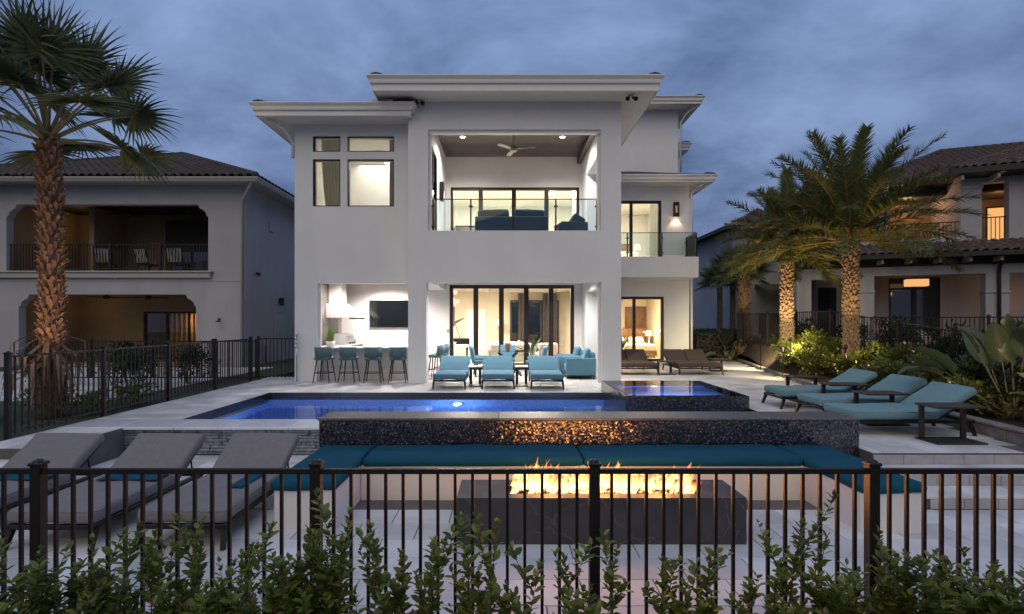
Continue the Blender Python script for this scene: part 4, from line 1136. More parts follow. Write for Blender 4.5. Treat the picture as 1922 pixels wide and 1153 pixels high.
# ------------------------------------------------------------------ bar: counter, stools, grill, hood, television
bar = thing('bar_counter', 'pale stone bar counter in the left ground floor opening', 'bar', (0,0,0))
MB().bbox(-5.30,-2.70,15.30,15.62,0,0.90,0.008).build('front_panel','counter',bar)
MB().bbox(-5.50,-2.69,15.02,15.85,0.902,0.945,0.008).build('worktop','counter',bar)
MB().box(-5.28,-2.72,15.285,15.299,0.36,0.372).build('foot_rail','steel',bar)
mb = MB().bbox(-5.58,-4.95,15.86,18.35,0,0.90,0.008); mb.build('side_cabinet','stonepanel',bar)
MB().bbox(-5.585,-4.92,15.855,18.37,0.902,0.945,0.008).build('side_worktop','counter',bar)
def make_stool(label, group):
    t = thing('bar_stool', label, 'bar stool', group=group)
    MB().rbox(0,0.0,0.665,0.44,0.42,0.09,0.04,3).build('seat','stoolteal',t,True)
    mb = MB(); n = 10                         # curved shell back, open to +y
    pts = []
    for i in range(n+1):
        a = lerp(-1.0,1.0,i/n); x = 0.235*math.sin(a*1.35)/math.sin(1.35); y = -0.225+0.16*a*a
        pts.append((x,y))
    for k, zz_ in ((0,0.66),(1,0.98)):
        for (x,y) in pts: mb.v.append((x*(1+.04*k),y-.035*k,zz_))
    for k, zz_ in ((0,0.66),(1,0.98)):
        for (x,y) in pts: mb.v.append((x*(0.86+.04*k),y+.035-.035*k,zz_))
    m1 = n+1
    for i in range(n):
        for f in ((i,i+1,m1+i+1,m1+i),(2*m1+i,3*m1+i,3*m1+i+1,2*m1+i+1),(m1+i,m1+i+1,3*m1+i+1,3*m1+i),(i,2*m1+i,2*m1+i+1,i+1)): mb.f.append(list(f)); mb.m.append(0)
    for e in (0,n): mb.f.append([e,m1+e,3*m1+e,2*m1+e]); mb.m.append(0)
    mb.build('backrest','stoolteal',t,True)
    for sx_ in (-1,1):
        for sy_ in (-1,1): MB().tube([(sx_*.15,sy_*.14,0.63),(sx_*.235,sy_*.20,0.0)],[0.02,0.014],6).build('leg','black_metal',t)
    for sy_ in (-1,1): MB().tube([(-.20,sy_*.18,0.27),(.20,sy_*.18,0.27)],0.010,6).build('stretcher','black_metal',t)
    for sx_ in (-1,1): MB().tube([(sx_*.205,-.18,0.27),(sx_*.205,.18,0.27)],0.010,6).build('stretcher','black_metal',t)
    return t
gs = 'teal bar stools along the counter'
q0 = make_stool('leftmost teal bar stool at the outdoor counter', gs); q0.location = (-5.02,14.72,0); q0.rotation_euler.z = R(-8)
dup(q0,(-4.34,14.72,0),R(-6),'second teal bar stool from the left at the outdoor counter')
dup(q0,(-3.66,14.72,0),R(4),'third teal bar stool from the left at the outdoor counter')
dup(q0,(-2.98,14.72,0),R(3),'rightmost teal bar stool at the counter, next to the pillar')
dup(q0,(-2.06,15.75,0),R(85),'nearer teal bar stool just right of the pillar, facing left')
dup(q0,(-2.00,16.45,0),R(85),'farther teal bar stool just right of the pillar, facing left')
cb = thing('bar_ledge', 'narrow pale bar ledge with side stools right of the pillar', 'bar', (0,0,0))
MB().bbox(-2.88,-2.38,15.35,17.2,0.902,0.945,0.008).build('worktop','counter',cb); MB().bbox(-2.80,-2.58,15.4,17.15,0,0.90,0.008).build('panel','counter',cb)
tv = thing('television', 'large black flat television on the bar back wall', 'television', (-3.85,YB-.02,1.94))
MB().bbox(-0.84,0.84,-0.06,-0.012,-0.46,0.46,0.008).build('casing','black_gloss',tv)
MB().box(-0.82,0.82,-0.068,-0.061,-0.44,0.44).build('screen','screen',tv); MB().box(-0.2,0.2,-0.011,0.018,-0.15,0.15).build('bracket','black_metal',tv)
# stone panels on the bar side wall
pnl = thing('stone_backsplash', 'grey stone panels on the bar side wall behind the grill', 'wall panel', (0,0,0))
for j in range(4):
    for i, (z0,z1) in enumerate(((0.96,1.62),(1.625,2.35),(2.355,3.10))):
        MB().bbox(-5.695,-5.66,15.95+j*0.6,16.545+j*0.6,z0,z1,0.004).build('panel','stonepanel',pnl)
hd = thing('range_hood', 'white angled extractor hood above the grill', 'range hood', (-5.655,17.25,0))
MB().bbox(0,0.40,-0.3,0.3,2.25,3.14,0.01).build('chimney','white',hd)
MB().prism([(0.0,1.80),(0.90,1.80),(0.90,1.86),(0.42,2.249),(0.0,2.249)],-0.50,0.50,'y').build('canopy','white',hd)
MB().box(0.72,0.95,-0.50,0.50,1.755,1.798).build('filter','black_metal',hd)
gq = thing('gas_grill', 'stainless steel built in grill with rounded lid', 'grill', (-5.28,17.2,0.946), 0)
mb = MB(); mb.prism([(-0.28,0.0),(0.30,0.0),(0.30,0.12),(0.24,0.26),(0.10,0.34),(-0.08,0.36),(-0.22,0.32),(-0.28,0.22)],-0.42,0.42,'y'); mb.build('lid','steel',gq)
MB().tube([(0.34,-0.34,0.14),(0.34,0.34,0.14)],0.014,8).build('handle','steel',gq,True)
for y in (-.25,0,.25): MB().tube([(0.30,y,0.05),(0.34,y,0.05)],0.025,10).build('knob','black_metal',gq)
pp = thing('potted_grass', 'bright green grass in a white pot on the bar counter', 'plant', (-5.12,15.55,0.946))
MB().lathe([(0.10,0),(0.13,0.16),(0.125,0.16),(0.11,0.13)],16).build('pot','white',pp,True)
mb = MB(); pr = random.Random(4)
for i in range(160):
    a = pr.uniform(0,2*PI); r0_ = pr.uniform(0,0.08); h = pr.uniform(0.28,0.46); sp = pr.uniform(0.02,0.17)
    p = Vector((math.cos(a)*r0_,math.sin(a)*r0_,0.13)); d = Vector((math.cos(a),math.sin(a),0)); n_ = Vector((-d.y,d.x,0))*0.006
    q = p + d*sp*0.4 + Vector((0,0,h*.6)); e = p + d*sp + Vector((0,0,h))
    mb.add([p-n_,p+n_,q+n_,q-n_,e],[(0,1,2,3),(3,2,4)])
tag(mb.build('grass_blade','tubegrass',pp), kind='stuff')
# white control plates etc on loggia walls
for (x,y,z,l) in ((-2.0,YB-.004,1.35,'small grey control panel on the loggia back wall left of the glass doors'),):
    o = tag(MB().bbox(x-.05,x+.05,y-.02,y,z-.06,z+.06,0.004).build('control_panel','steel'), l, 'control panel')

# ------------------------------------------------------------------ dining set
dt = thing('dining_table', 'glass topped dining table with dark base in the loggia', 'table', (0.05,16.6,0))
MB().bbox(-0.62,0.62,-0.55,0.55,0.745,0.765,0.005).build('glass_top','rail_glass',dt)
for s_ in (-1,1): MB().tube([(-0.42*s_,-0.3,0.01),(0.3*s_,0.3,0.735)],[0.035,0.03],6).build('leg','bronze',dt); MB().tube([(-0.42*s_,0.3,0.01),(0.3*s_,-0.3,0.735)],[0.035,0.03],6).build('leg','bronze',dt)
def make_chair(label, group):
    t = thing('dining_chair', label, 'dining chair', group=group)
    MB().rbox(0,0,0.43,0.50,0.50,0.10,0.045).build('seat','blue',t,True)
    MB().rbox(0,0,0.25,0.50,0.09,0.56,0.04,T=tr(0,-.23,0.38) @ rot('X',R(12))).build('backrest','blue',t,True)
    for s_ in (-1,1): MB().rbox(s_*.23,-.02,0.55,0.06,0.44,0.07,0.03).build('armrest','blue',t,True)
    for sx_ in (-1,1):
        for sy_ in (-1,1): MB().tube([(sx_*.2,sy_*.2,0.39),(sx_*.22,sy_*.22,0)],0.018,6).build('leg','black_metal',t)
    return t
gd = 'blue dining chairs around the glass table'
d0 = make_chair('blue dining chair at the left front of the glass table', gd); d0.location = (-0.72,16.35,0); d0.rotation_euler.z = R(-90)
dup(d0,(-0.80,16.95,0),R(-90),'blue dining chair at the left back of the glass table')
dup(d0,(0.85,16.35,0),R(90),'blue dining chair at the right front of the glass table')
dup(d0,(0.95,16.95,0),R(90),'blue dining chair at the right back of the glass table')
dup(d0,(0.05,17.45,0),R(180),'blue dining chair on the far side of the glass table')
vs_ = thing('vase', 'blush vase standing on the glass dining table', 'vase', (0.05,16.6,0.767))
MB().lathe([(0.05,0),(0.09,0.06),(0.11,0.20),(0.13,0.26),(0.12,0.26),(0.09,0.2)],14).build('body','pink',vs_,True)
# ------------------------------------------------------------------ club chairs in the loggia (backrest on -x side in local frame turned)
def make_club(label, group, m='blue', w=0.92):
    t = thing('club_chair', label, 'armchair', group=group)
    MB().rbox(0,0,0.30,0.66,0.84,0.22,0.05).build('seat',m,t,True)
    for s_ in (-1,1): MB().rbox(s_*(w/2-.07),0,0.36,0.15,0.88,0.50,0.035).build('armrest',m,t,True)
    MB().rbox(0,-.37,0.44,w-.30,0.16,0.66,0.05).build('backrest',m,t,True)
    MB().rbox(0,0,0,0.56,0.17,0.42,0.07,T=tr(0,-.21,0.66) @ rot('X',R(14)),puff=0.02).build('pillow',m,t,True)
    MB().bbox(-w/2+.02,w/2-.02,-.42,.42,0.07,0.105,0.005).build('plinth_frame','black_metal',t)
    for sx_ in (-1,1):
        for sy_ in (-1,1): MB().bbox(sx_*(w/2-.06)-.02,sx_*(w/2-.06)+.02,sy_*.38-.02,sy_*.38+.02,0,0.07,0.003).build('foot','black_metal',t)
    return t
gc = 'blue club chairs at the right of the loggia'
k0 = make_club('nearer blue club chair beside the right white pillar', gc); k0.location = (2.18,15.95,0); k0.rotation_euler.z = R(90)
dup(k0,(2.05,17.1,0),R(90),'farther blue club chair behind the one by the right pillar')
# ------------------------------------------------------------------ upstairs loggia furniture
so = thing('outdoor_sofa', 'dark navy sofa seen from behind on the upper loggia', 'sofa', (0.15,15.45,4.06))
MB().bbox(-1.05,1.05,-.06,.02,0.10,0.66,0.02).build('backrest','navy',so)
for a in (-.52,.52): MB().rbox(a,0.34,0.30,1.0,0.66,0.36,0.05).build('seat','navy',so,True)
for s_ in (-1,1): MB().bbox(s_*1.0-.06,s_*1.0+.06,0.025,0.78,0.10,0.56,0.02).build('armrest','navy',so)
for a in (-.52,.52): MB().rbox(0,0,0,0.92,0.18,0.46,0.08,T=tr(a,0.13,0.66) @ rot('X',R(-10)) @ rot('Y',R(3*a)),puff=0.02).build('pillow','navy',so,True)
for sx_ in (-1,1):
    for y in (0,.7): MB().bbox(sx_*.95-.025,sx_*.95+.025,y-.02,y+.03,0,0.10,0.003).build('leg','black_metal',so)
ua = thing('outdoor_armchair', 'dark navy armchair right of the sofa on the upper loggia', 'armchair', (1.98,15.5,4.06), R(8))
MB().bbox(-.40,.40,-.06,.02,0.10,0.52,0.02).build('backrest','navy',ua); MB().rbox(0,.34,.28,.72,.62,.3,.05).build('seat','navy',ua,True)
for s_ in (-1,1): MB().bbox(s_*.38-.05,s_*.38+.05,0.025,0.72,0.10,0.50,0.02).build('armrest','navy',ua)
MB().rbox(0,0,0,0.4,0.16,0.4,0.07,T=tr(.12,.14,.56) @ rot('X',R(-12)) @ rot('Y',R(35))).build('pillow','navy',ua,True)
for sx_ in (-1,1):
    for y in (0,.66): MB().bbox(sx_*.36-.02,sx_*.36+.02,y-.02,y+.02,0,0.10,0.003).build('leg','black_metal',ua)
# ceiling fans
def fan(label, loc, s=1.0, m='steel', blades=3, group=None, a0=0.3, drop=0.35):
    t = thing('ceiling_fan', label, 'ceiling fan', loc, group=group)
    MB().tube([(0,0,0),(0,0,-drop)],0.018,8).build('downrod',m,t,True); MB().lathe([(0.07,0),(0.06,-.05),(0.03,-.06)],12).build('canopy',m,t,True)
    MB().lathe([(0.05,-drop+.04),(0.11,-drop),(0.12,-drop-.08),(0.08,-drop-.12)],16).build('motor',m,t,True)
    for i in range(blades):
        a = a0 + i*2*PI/blades
        T = rot('Z',a) @ tr(0,0,-drop-.05) @ rot('X',R(12))
        MB().add([T @ Vector(p) for p in ((.1,-.05,0),(.62*s,-.075,0),(.66*s,0,0),(.62*s,.06,0),(.1,.05,0),(.1,-.05,.012),(.62*s,-.075,.012),(.66*s,0,.012),(.62*s,.06,.012),(.1,.05,.012))],
                 [(4,3,2,1,0),(5,6,7,8,9),(0,1,6,5),(1,2,7,6),(2,3,8,7),(3,4,9,8),(4,0,5,9)]).build('blade',m,t)
    return t
fan('silver three blade ceiling fan in the upper loggia',(0.23,16.0,7.35),1.0,'fanmetal',3,None,R(-15),0.45)
# wall sconces
def sconce(label, x, y, z, lit, rz=0):
    t = thing('wall_sconce', label, 'wall lamp', (x,y,z), rz)
    MB().bbox(-.10,.10,-.012,0,-.26,.28,0.004).build('backplate','black_metal',t)
    mb = MB().wall(-.105,.105,-.28,.28,-.13,-.115,[(-.055,.055,-.13,.17)]); mb.build('front','black_metal',t)
    MB().box(-.105,.105,-.13,-.013,.281,.30).build('cap','black_metal',t)
    MB().box(-.104,-.09,-.114,-.013,-.28,.28).box(.09,.104,-.114,-.013,-.28,.28).build('side','black_metal',t)
    MB().box(-.05,.05,-.10,-.04,-.12,.16).build('diffuser','curtain_grey' if not lit else 'sconceglow',t)
    if lit:
        lamp('SPOT','sconce_light',(0,-0.09,-0.30),16,(1.0,0.66,0.42),t,0.03,target=(0,-0.06,-1.3),spot=110,blend=0.6)
        lamp('POINT','sconce_glow',(0,-0.17,-0.34),1.2,(1.0,0.62,0.38),t,0.03)
    return t
M['sconceglow'] = emit('sconce_glow',(1.0,0.55,0.3),0.25)
sconce('black wall sconce shining down beside the upstairs bedroom door',6.745,YW-.002,6.10,True)
sconce('dark unlit sconce on the left wall of the upper loggia',-2.085,16.75,5.75,False,R(90))
# floodlight fixtures under the tower eave
for (x,y,l) in ((-2.35,14.40,'left'),(3.3,14.1,'right')):
    t = thing('flood_light', f'small {l} twin flood light under the tallest eave', 'flood light', (x,y,7.66), group='twin flood lights under the eave')
    MB().lathe([(0.07,0),(0.07,-.03),(0.03,-.05)],12).build('mount','steel',t,True)
    for s_ in (-1,1): MB().tube([(s_*.03,0,-.05),(s_*.09,-.03,-.09),(s_*.11,-.12,-.13)],[0.02,0.045,0.06],10).build('head','black_metal',t,True)
# slim garden tap post by the left corner
tp_ = thing('shower_post', 'slim metal post with round fittings at the left house corner', 'post', (-5.84,14.86,0))
MB().tube([(0,0,0),(0,0,1.28)],0.02,8).build('pole','steel',tp_,True)
for z in (0.98,1.10,1.22,1.32): MB().lathe([(0.01,-.045),(0.045,-.02),(0.05,0.0),(0.045,0.02),(0.01,0.045)],10,(0.02 if z in (1.1,1.32) else -.02,-.02,z)).build('fitting','steel',tp_,True)
# ------------------------------------------------------------------ tiled roofs
def s_tile(name, m, w=0.30, l=0.42):
    prof = [(0.0,0.0),(0.03,0.045),(0.09,0.075),(0.15,0.075),(0.20,0.045),(0.23,0.008),(0.30,0.004)]
    k = w/0.30; mb = MB()
    for v_, lift in ((0.0,0.028),(l,0.0)):
        for (x,z) in prof: mb.v.append((x*k,v_,z+lift))
    for (x,z) in prof: mb.v.append((x*k,0.0,z+0.008))
    n = len(prof)
    for i in range(n-1):
        mb.f.append([i,i+1,n+i+1,n+i]); mb.m.append(0); mb.f.append([2*n+i,2*n+i+1,i+1,i]); mb.m.append(0)
    return mb.mesh(name, m, True)
TILE_L = s_tile('roof_tile','roofl'); TILE_R = s_tile('roof_tile','roofr')
def inpoly(p, poly):
    c = False
    for (x1,y1),(x2,y2) in zip(poly, poly[1:]+poly[:1]):
        if (y1 > p[1]) != (y2 > p[1]) and p[0] < (x2-x1)*(p[1]-y1)/(y2-y1)+x1: c = not c
    return c
def tile_face(parent, O, U, V, poly, me, m, TM=None, du=0.30, dv=0.36, limit=300, keep=None):
    """cover a roof face with overlapping S tiles; poly in (u, v) from O"""
    U, V = Vector(U).normalized(), Vector(V).normalized(); Nn = U.cross(V); O = Vector(O)
    B = Matrix(((U.x,V.x,Nn.x,0),(U.y,V.y,Nn.y,0),(U.z,V.z,Nn.z,0),(0,0,0,1)))
    u0, u1 = min(p[0] for p in poly), max(p[0] for p in poly); v1 = max(p[1] for p in poly)
    pcs = []
    j = 0
    while j*dv < v1:
        i = 0
        while u0+i*du < u1:
            u, v = u0+i*du, j*dv
            if inpoly((u+du/2, v+dv*0.4), poly):
                p = O + U*u + V*v
                q = (TM @ p) if TM else p
                if not keep or keep(q): pcs.append((q.length, u, v))
            i += 1
        j += 1
    pcs.sort()
    for k, (d, u, v) in enumerate(pcs):
        Tm = tr(*(O + U*u + V*(v-0.03) + Nn*0.01)) @ B @ rot('Z', rnd.uniform(-.012,.012))
        if TM: Tm = TM @ Tm
        if k < limit:
            o = link('roof_tile', me, parent); o.matrix_local = Tm
        else:
            if k == limit: far = MB()
            far.add([Tm @ v_.co for v_ in me.vertices], [list(p.vertices) for p in me.polygons])
    if len(pcs) > limit: tag(far.build('far_roof_tiles', m, parent, True), kind='stuff')
def ridge_caps(parent, a, b, m, TM=None, r=0.11):
    a, b = Vector(a), Vector(b); n = max(1,int((b-a).length/0.36)); d = (b-a)/n
    for i in range(n):
        p, q = a+d*i, a+d*(i+1.08)
        if TM: p, q = TM @ p, TM @ q
        MB().tube([p,q],[r*1.1,r*0.9],8).build('ridge_tile', m, parent, True)

# ------------------------------------------------------------------ left neighbour house
NL = thing('neighbour_house', 'two storey grey stucco house with tiled hip roof on the left', 'house', (0,0,0))
def pl(name, mb, m, parent=None, smooth=False): return mb.build(name, m, parent or NL, smooth)
pl('wall', MB().wall(-22.2,-9.8,-0.05,6.80,20,20.3,[(-18.76,-11.18,3.55,6.07),(-18.3,-11.64,-1,2.69)]), 'nstucco')
pl('wall', MB().wall(20.3,34,-0.05,6.80,-10.08,-9.8,[],axis='y'), 'nstucco')
for (x, z, s_, c) in ((-11.18,6.07,-1,1),(-18.76,6.07,1,1),(-11.64,2.69,-1,1),(-18.3,2.69,1,1)):   # scalloped upper corners
    arc = [(x,z)] + [(x+s_*0.42*(1-math.sin(a))*1.0, z-0.46*(1-math.cos(a))) for a in [PI/2*i/5 for i in range(6)]]
    pts = [(x+.001*-s_,z+.001),(x+s_*0.42,z+.001),(x+s_*0.36,z-0.05),(x+s_*0.34,z-0.14),(x+s_*0.22,z-0.20),(x+s_*0.10,z-0.30),(x+s_*0.06,z-0.44),(x-s_*.001,z-0.46)]
    pl('arch_corner', MB().prism(pts if s_ < 0 else pts[::-1],20.004,20.296,'y'), 'nstucco')
pl('cornice', MB().bbox(-22.2,-11.05,19.86,19.998,3.30,3.50,0.02).bbox(-22.2,-10.98,19.80,19.998,3.502,3.56,0.01), 'ntrim')
pl('string_course', MB().box(-22.2,-9.79,19.985,19.999,3.18,3.21), 'ntrim')
pl('soffit', MB().box(-22.3,-9.07,19.3,36,6.80,6.83), 'ntrim')
pl('gutter', MB().sweep_rect(-22.3,-9.07,19.3,36,[(0,6.74),(0.05,6.74),(0.12,6.86),(0.12,6.90),(0,6.90)]), 'ntrim')
pl('downspout', MB().tube([(-9.25,19.35,6.75),(-9.6,19.7,6.45),(-9.88,19.93,6.2),(-9.88,19.93,0)],0.055,8), 'ntrim', smooth=True)
rf = pl('roof', MB().add([(-22.35,19.22,6.9),(-9.02,19.22,6.9),(-9.02,36,6.9),(-22.35,36,6.9),(-15.7,25.9,9.72),(-15.7,30,9.72)],[(0,1,4),(1,2,5,4),(2,3,5),(3,0,4,5),(3,2,1,0)]), 'roofl')
sl_ = math.hypot(6.6,2.82)
tile_face(rf,(-22.3,19.25,6.93),(1,0,0),(0,6.6,2.82),[(0,0),(13.2,0),(6.6,sl_)],TILE_L,'roofl',keep=lambda q: q.x > -21.5)
tile_face(rf,(-9.05,19.25,6.93),(0,1,0),(-6.6,0,2.82),[(0,0),(12,0),(12,0.5),(0,0.5)],TILE_L,'roofl')
ridge_caps(rf,(-9.05,19.25,6.98),(-15.7,25.9,9.80),'roofl'); ridge_caps(rf,(-15.7,25.9,9.80),(-20.5,21.0,7.75),'roofl')
# recessed porches
pl('porch_floor', MB().box(-18.9,-10.1,20.31,23.5,3.20,3.48), 'ntrim')
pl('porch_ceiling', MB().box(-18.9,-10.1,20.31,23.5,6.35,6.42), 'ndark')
pl('porch_ceiling', MB().box(-18.9,-10.1,20.31,23.5,3.0,3.06), 'nstucco')
pl('porch_wall', MB().wall(-19,-10.08,-0.05,6.4,23.5,23.7,[(-16.0,-12.2,0.0,2.1),(-14.4,-12.0,3.5,5.9)]), 'ntan')
pl('porch_wall', MB().box(-19.0,-18.8,20.31,23.5,-0.05,6.4), 'ntan')
pl('porch_wall', MB().box(-16.9,-16.7,21.6,23.49,3.5,6.3), 'ntan')
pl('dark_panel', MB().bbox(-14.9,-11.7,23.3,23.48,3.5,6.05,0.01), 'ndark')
pl('floor_base', MB().box(-18.9,-10.1,20.31,26,-0.08,-0.01), 'ntrim')
# curtained lit door
dr = link('curtained_door', None, NL)
MB().wall(-16.0,-12.2,0,2.1,23.52,23.66,[(-15.92,-15.02,.08,2.02),(-14.94,-14.06,.08,2.02),(-13.98,-13.1,.08,2.02),(-13.02,-12.28,.08,2.02)]).build('frame','ndark',dr)
for a, b in ((-15.92,-15.02),(-14.94,-14.06),(-13.98,-13.1),(-13.02,-12.28)): MB().box(a,b,23.58,23.59,.08,2.02).build('pane','glass',dr)
mb = MB(); n = 96
for i in range(n+1):
    x = lerp(-15.2,-12.25,i/n); y = 24.0+.05*math.sin(i*0.9)
    mb.v += [(x,y,0.02),(x,y,2.2)]
for i in range(n): mb.f.append([2*i,2*i+2,2*i+3,2*i+1]); mb.m.append(0)
mb.build('curtain','ncurtain',dr,True)
MB().box(-21,-12.1,26.0,26.1,0,3.0).build('backing_wall','ntan',dr)
lamp('POINT','porch_room_light',(-13.6,23.80,1.7),26,(1.0,0.52,0.20),dr,0.1)
lamp('POINT','porch_lamp_light',(-17.9,22.3,5.6),5,(1.0,0.60,0.26),NL,0.15)
lamp('POINT','porch_lamp_light',(-17.6,22.3,2.3),4,(1.0,0.58,0.24),NL,0.15)
w = link('window', None, NL)
MB().wall(-14.7,-11.75,3.5,4.75,23.22,23.29,[(-14.6,-13.75,3.55,4.7),(-13.65,-12.8,3.55,4.7),(-12.7,-11.85,3.55,4.7)]).build('frame','ndark',w)
for a, b in ((-14.6,-13.75),(-13.65,-12.8),(-12.7,-11.85)): MB().box(a,b,23.25,23.26,3.55,4.7).build('pane','nglass' if 'nglass' in M else M.setdefault('nglass',mat('dusk_glass',(0.03,0.05,0.08),0.08,var=0.1,spec=0.9)),w)
# balcony railing
rl = link('balcony_railing', None, NL)
bm_ = MB().box(-.011,.011,-.011,.011,0.08,1.0).mesh('baluster','black_metal')
x = -18.7
while x < -11.2: link('baluster',bm_,rl,(x,20.12,3.57)); x += 0.115
for z in (0.07,1.0): MB().box(-18.75,-11.19,20.10,20.14,3.57+z,3.60+z).build('rail','black_metal',rl)
for x in (-16.8,-14.95,-13.05): MB().bbox(x-.04,x+.04,20.08,20.16,3.57,4.66,0.004).build('post','black_metal',rl)
gf = 'ceiling fans on the left neighbour porches'
for (x,y,z,l) in ((-15.3,21.6,6.35,'left dark fan on the upper porch of the left house'),(-12.5,21.6,6.35,'right dark fan on the upper porch of the left house'),
                  (-16.2,21.6,3.0,'left dark fan on the lower porch of the left house'),(-14.7,21.9,3.0,'middle dark fan on the lower porch of the left house'),(-12.5,21.6,3.0,'right dark fan on the lower porch of the left house')):
    fan(l,(x,y,z),1.15,'ndark',5,gf,rnd.uniform(0,1),0.30)
# woven balcony chairs
def woven(label, x, y, z, rz):
    t = thing('woven_chair', label, 'chair', (x,y,z), rz, 'woven chairs on the left neighbour balcony')
    MB().bbox(-.3,.3,-.28,.28,0.36,0.42,0.01).build('seat','ndark',t)
    T = tr(0,-.28,0.42) @ rot('X',R(14))
    mb = MB().wall(-.3,.3,0,.62,-.02,.02,[(-.26,.26,.04,.58)]); mb.v = [tuple(T @ Vector(v)) for v in mb.v]; mb.build('back_frame','ndark',t)
    for i in range(6): MB().box(-.26+i*.09,-.20+i*.09,-.008,.008,.04,.58,T).build('strap','ntrim',t)
    for i in range(6): MB().box(-.26,.26,.009,.02,.06+i*.09,.10+i*.09,T).build('strap','ndark',t)
    for sx_ in (-1,1):
        for sy_ in (-1,1): MB().bbox(sx_*.27-.02,sx_*.27+.02,sy_*.25-.02,sy_*.25+.02,0,0.36,0.003).build('leg','ndark',t)
woven('woven balcony chair behind the fan palm trunk side of the left house',-15.6,20.8,3.49,R(20))
woven('middle woven balcony chair on the left house',-14.0,20.9,3.49,R(-15))
woven('woven balcony chair nearest the right end of the left house balcony',-12.7,20.7,3.49,R(5))
# small wall fixtures on the neighbour
for (x,z,l) in ((-10.75,1.75,'black gooseneck lamp on the left neighbour wall beside the porch'),):
    t = thing('gooseneck_lamp', l, 'wall lamp', (x,19.998,z))
    MB().tube([(0,0,0),(0,-.14,.06),(.05,-.2,.02),(.05,-.2,-.04)],0.012,6).build('arm','ndark',t,True); MB().lathe([(.03,0),(.11,-.07)],12,(.05,-.2,-.03)).build('lamp_shade','ndark',t,True)
    MB().lathe([(0.04,-.01),(0.04,.01)],10).build('mount','ndark',t).rotation_euler = (R(90),0,0)
t = thing('wall_camera','black security camera on the left house side wall','camera',(-9.80,20.9,3.55)); MB().bbox(0,.12,-.05,.05,-.04,.04,.008).build('mount','ndark',t); MB().tube([(.12,0,0),(.2,-.2,-.06)],.05,10).build('body','ndark',t,True)
t = thing('wall_lantern','dark lantern above the side door of the left house','wall lamp',(-9.80,23.0,2.55)); MB().bbox(0,.05,-.06,.06,-.1,.12,.008).build('backplate','ndark',t); MB().bbox(.052,.2,-.08,.08,-.2,.14,.02).build('lantern','ndark',t)
sd = link('side_door', None, NL)
MB().wall(22.5,23.5,0,2.15,-9.798,-9.76,[(22.58,23.42,.0,2.07)],axis='y').build('frame','ntrim',sd); MB().box(-9.797,-9.775,22.58,23.42,0,2.07).build('leaf','nstucco',sd)
pl('meter_box', MB().bbox(-9.798,-9.62,24.6,25.1,1.0,1.7,.01), 'ntrim'); pl('conduit', MB().tube([(-9.74,24.85,1.7),(-9.74,24.85,6.7)],.025,8), 'ntrim', smooth=True)
pl('vent', MB().bbox(-9.798,-9.74,22.0,22.35,5.4,5.75,.01), 'ntrim'); pl('hose_pipe', MB().tube([(-9.75,21.6,.0),(-9.75,21.6,.7),(-9.68,21.5,.74)],.018,6), 'ndark', smooth=True)
ps = struct('neighbour_patio', MB().box(-17,-8.6,11.5,19.8,-0.2,-0.02), 'paver')

# ------------------------------------------------------------------ right neighbour house (facade turned 20.7 degrees)
NR = thing('neighbour_house', 'two storey white stucco house with brown tiled roofs on the right', 'house', (0,0,0))
A_ = R(20.74); OX, OY = 12.65, 23.0; ca_, sa_ = math.cos(A_), math.sin(A_)
TMR = tr(OX,OY,0) @ rot('Z',-A_)
def su(px, d):
    k = (px-950)/1000
    return (k*(OY+ca_*d) - OX - sa_*d)/(ca_ + sa_*k)
def sz(px, py, d):
    u = su(px,d); return CZ + (602-py)*(OY - sa_*u + ca_*d)/1000
def prt(name, mb, m, parent=None, smooth=False):
    mb.v = [tuple(TMR @ Vector(v)) for v in mb.v]
    return mb.build(name, m, parent or NR, smooth)
G0 = 0.55
zb = sz(1700,517,0); ze = sz(1600,481,-0.8)
uR = su(2080,0)
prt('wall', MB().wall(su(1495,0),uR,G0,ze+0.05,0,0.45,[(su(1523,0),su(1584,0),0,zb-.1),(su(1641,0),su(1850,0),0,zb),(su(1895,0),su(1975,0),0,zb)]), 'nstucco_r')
prt('wall', MB().box(su(1495,0),su(1495,0)+.3,0.46,6,G0,ze), 'nstucco_r')
for px_ in (1641, 1850, 1895):
    u = su(px_,0); a, b = (u-.62,u+.03) if px_ == 1641 else ((u-.03,u+.35) if px_ == 1850 else (u-.30,u+.03))
    prt('column_band', MB().bbox(a,b,-.05,.47,sz(px_,548,0)-.04,sz(px_,548,0)+.04,0.01), 'nstucco_r')
prt('porch_wall', MB().wall(su(1495,0)+.3,uR,G0,ze,3.2,3.4,[(su(1668,3.2),su(1765,3.2),G0,sz(1700,522,3.2)),(su(1535,3.2),su(1570,3.2),G0,sz(1550,540,3.2))]), 'nstucco_r')
prt('porch_floor', MB().box(su(1495,0)-.2,uR,-1.6,3.2,G0-.2,G0), 'ntrim')
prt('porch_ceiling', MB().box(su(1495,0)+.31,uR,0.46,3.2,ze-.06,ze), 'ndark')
def rdoor(px0, px1, py0, d, n, glow=False):
    w = link('glass_door', None, NR)
    u0, u1, z1 = su(px0,d), su(px1,d), sz(px0,py0,d)
    hs = []; W = (u1-u0)/n
    for i in range(n): hs.append((u0+i*W+.09,u0+(i+1)*W-.09,G0+.1,z1-.55)); hs.append((u0+i*W+.06,u0+(i+1)*W-.06,z1-.47,z1-.08))
    prt('frame', MB().wall(u0,u1,G0,z1,d+.02,d+.12,hs), 'ndark', w)
    for h in hs: prt('pane', MB().box(h[0],h[1],d+.065,d+.075,h[2],h[3]), 'nglass', w)
    return w
rdoor(1668,1765,522,3.2,2); rdoor(1535,1572,540,3.2,1)
t = thing('pendant_lamp','glowing rectangular lamp hanging on the right neighbour porch','lamp',(0,0,0))
u0,u1 = su(1699,1.6),su(1741,1.6)
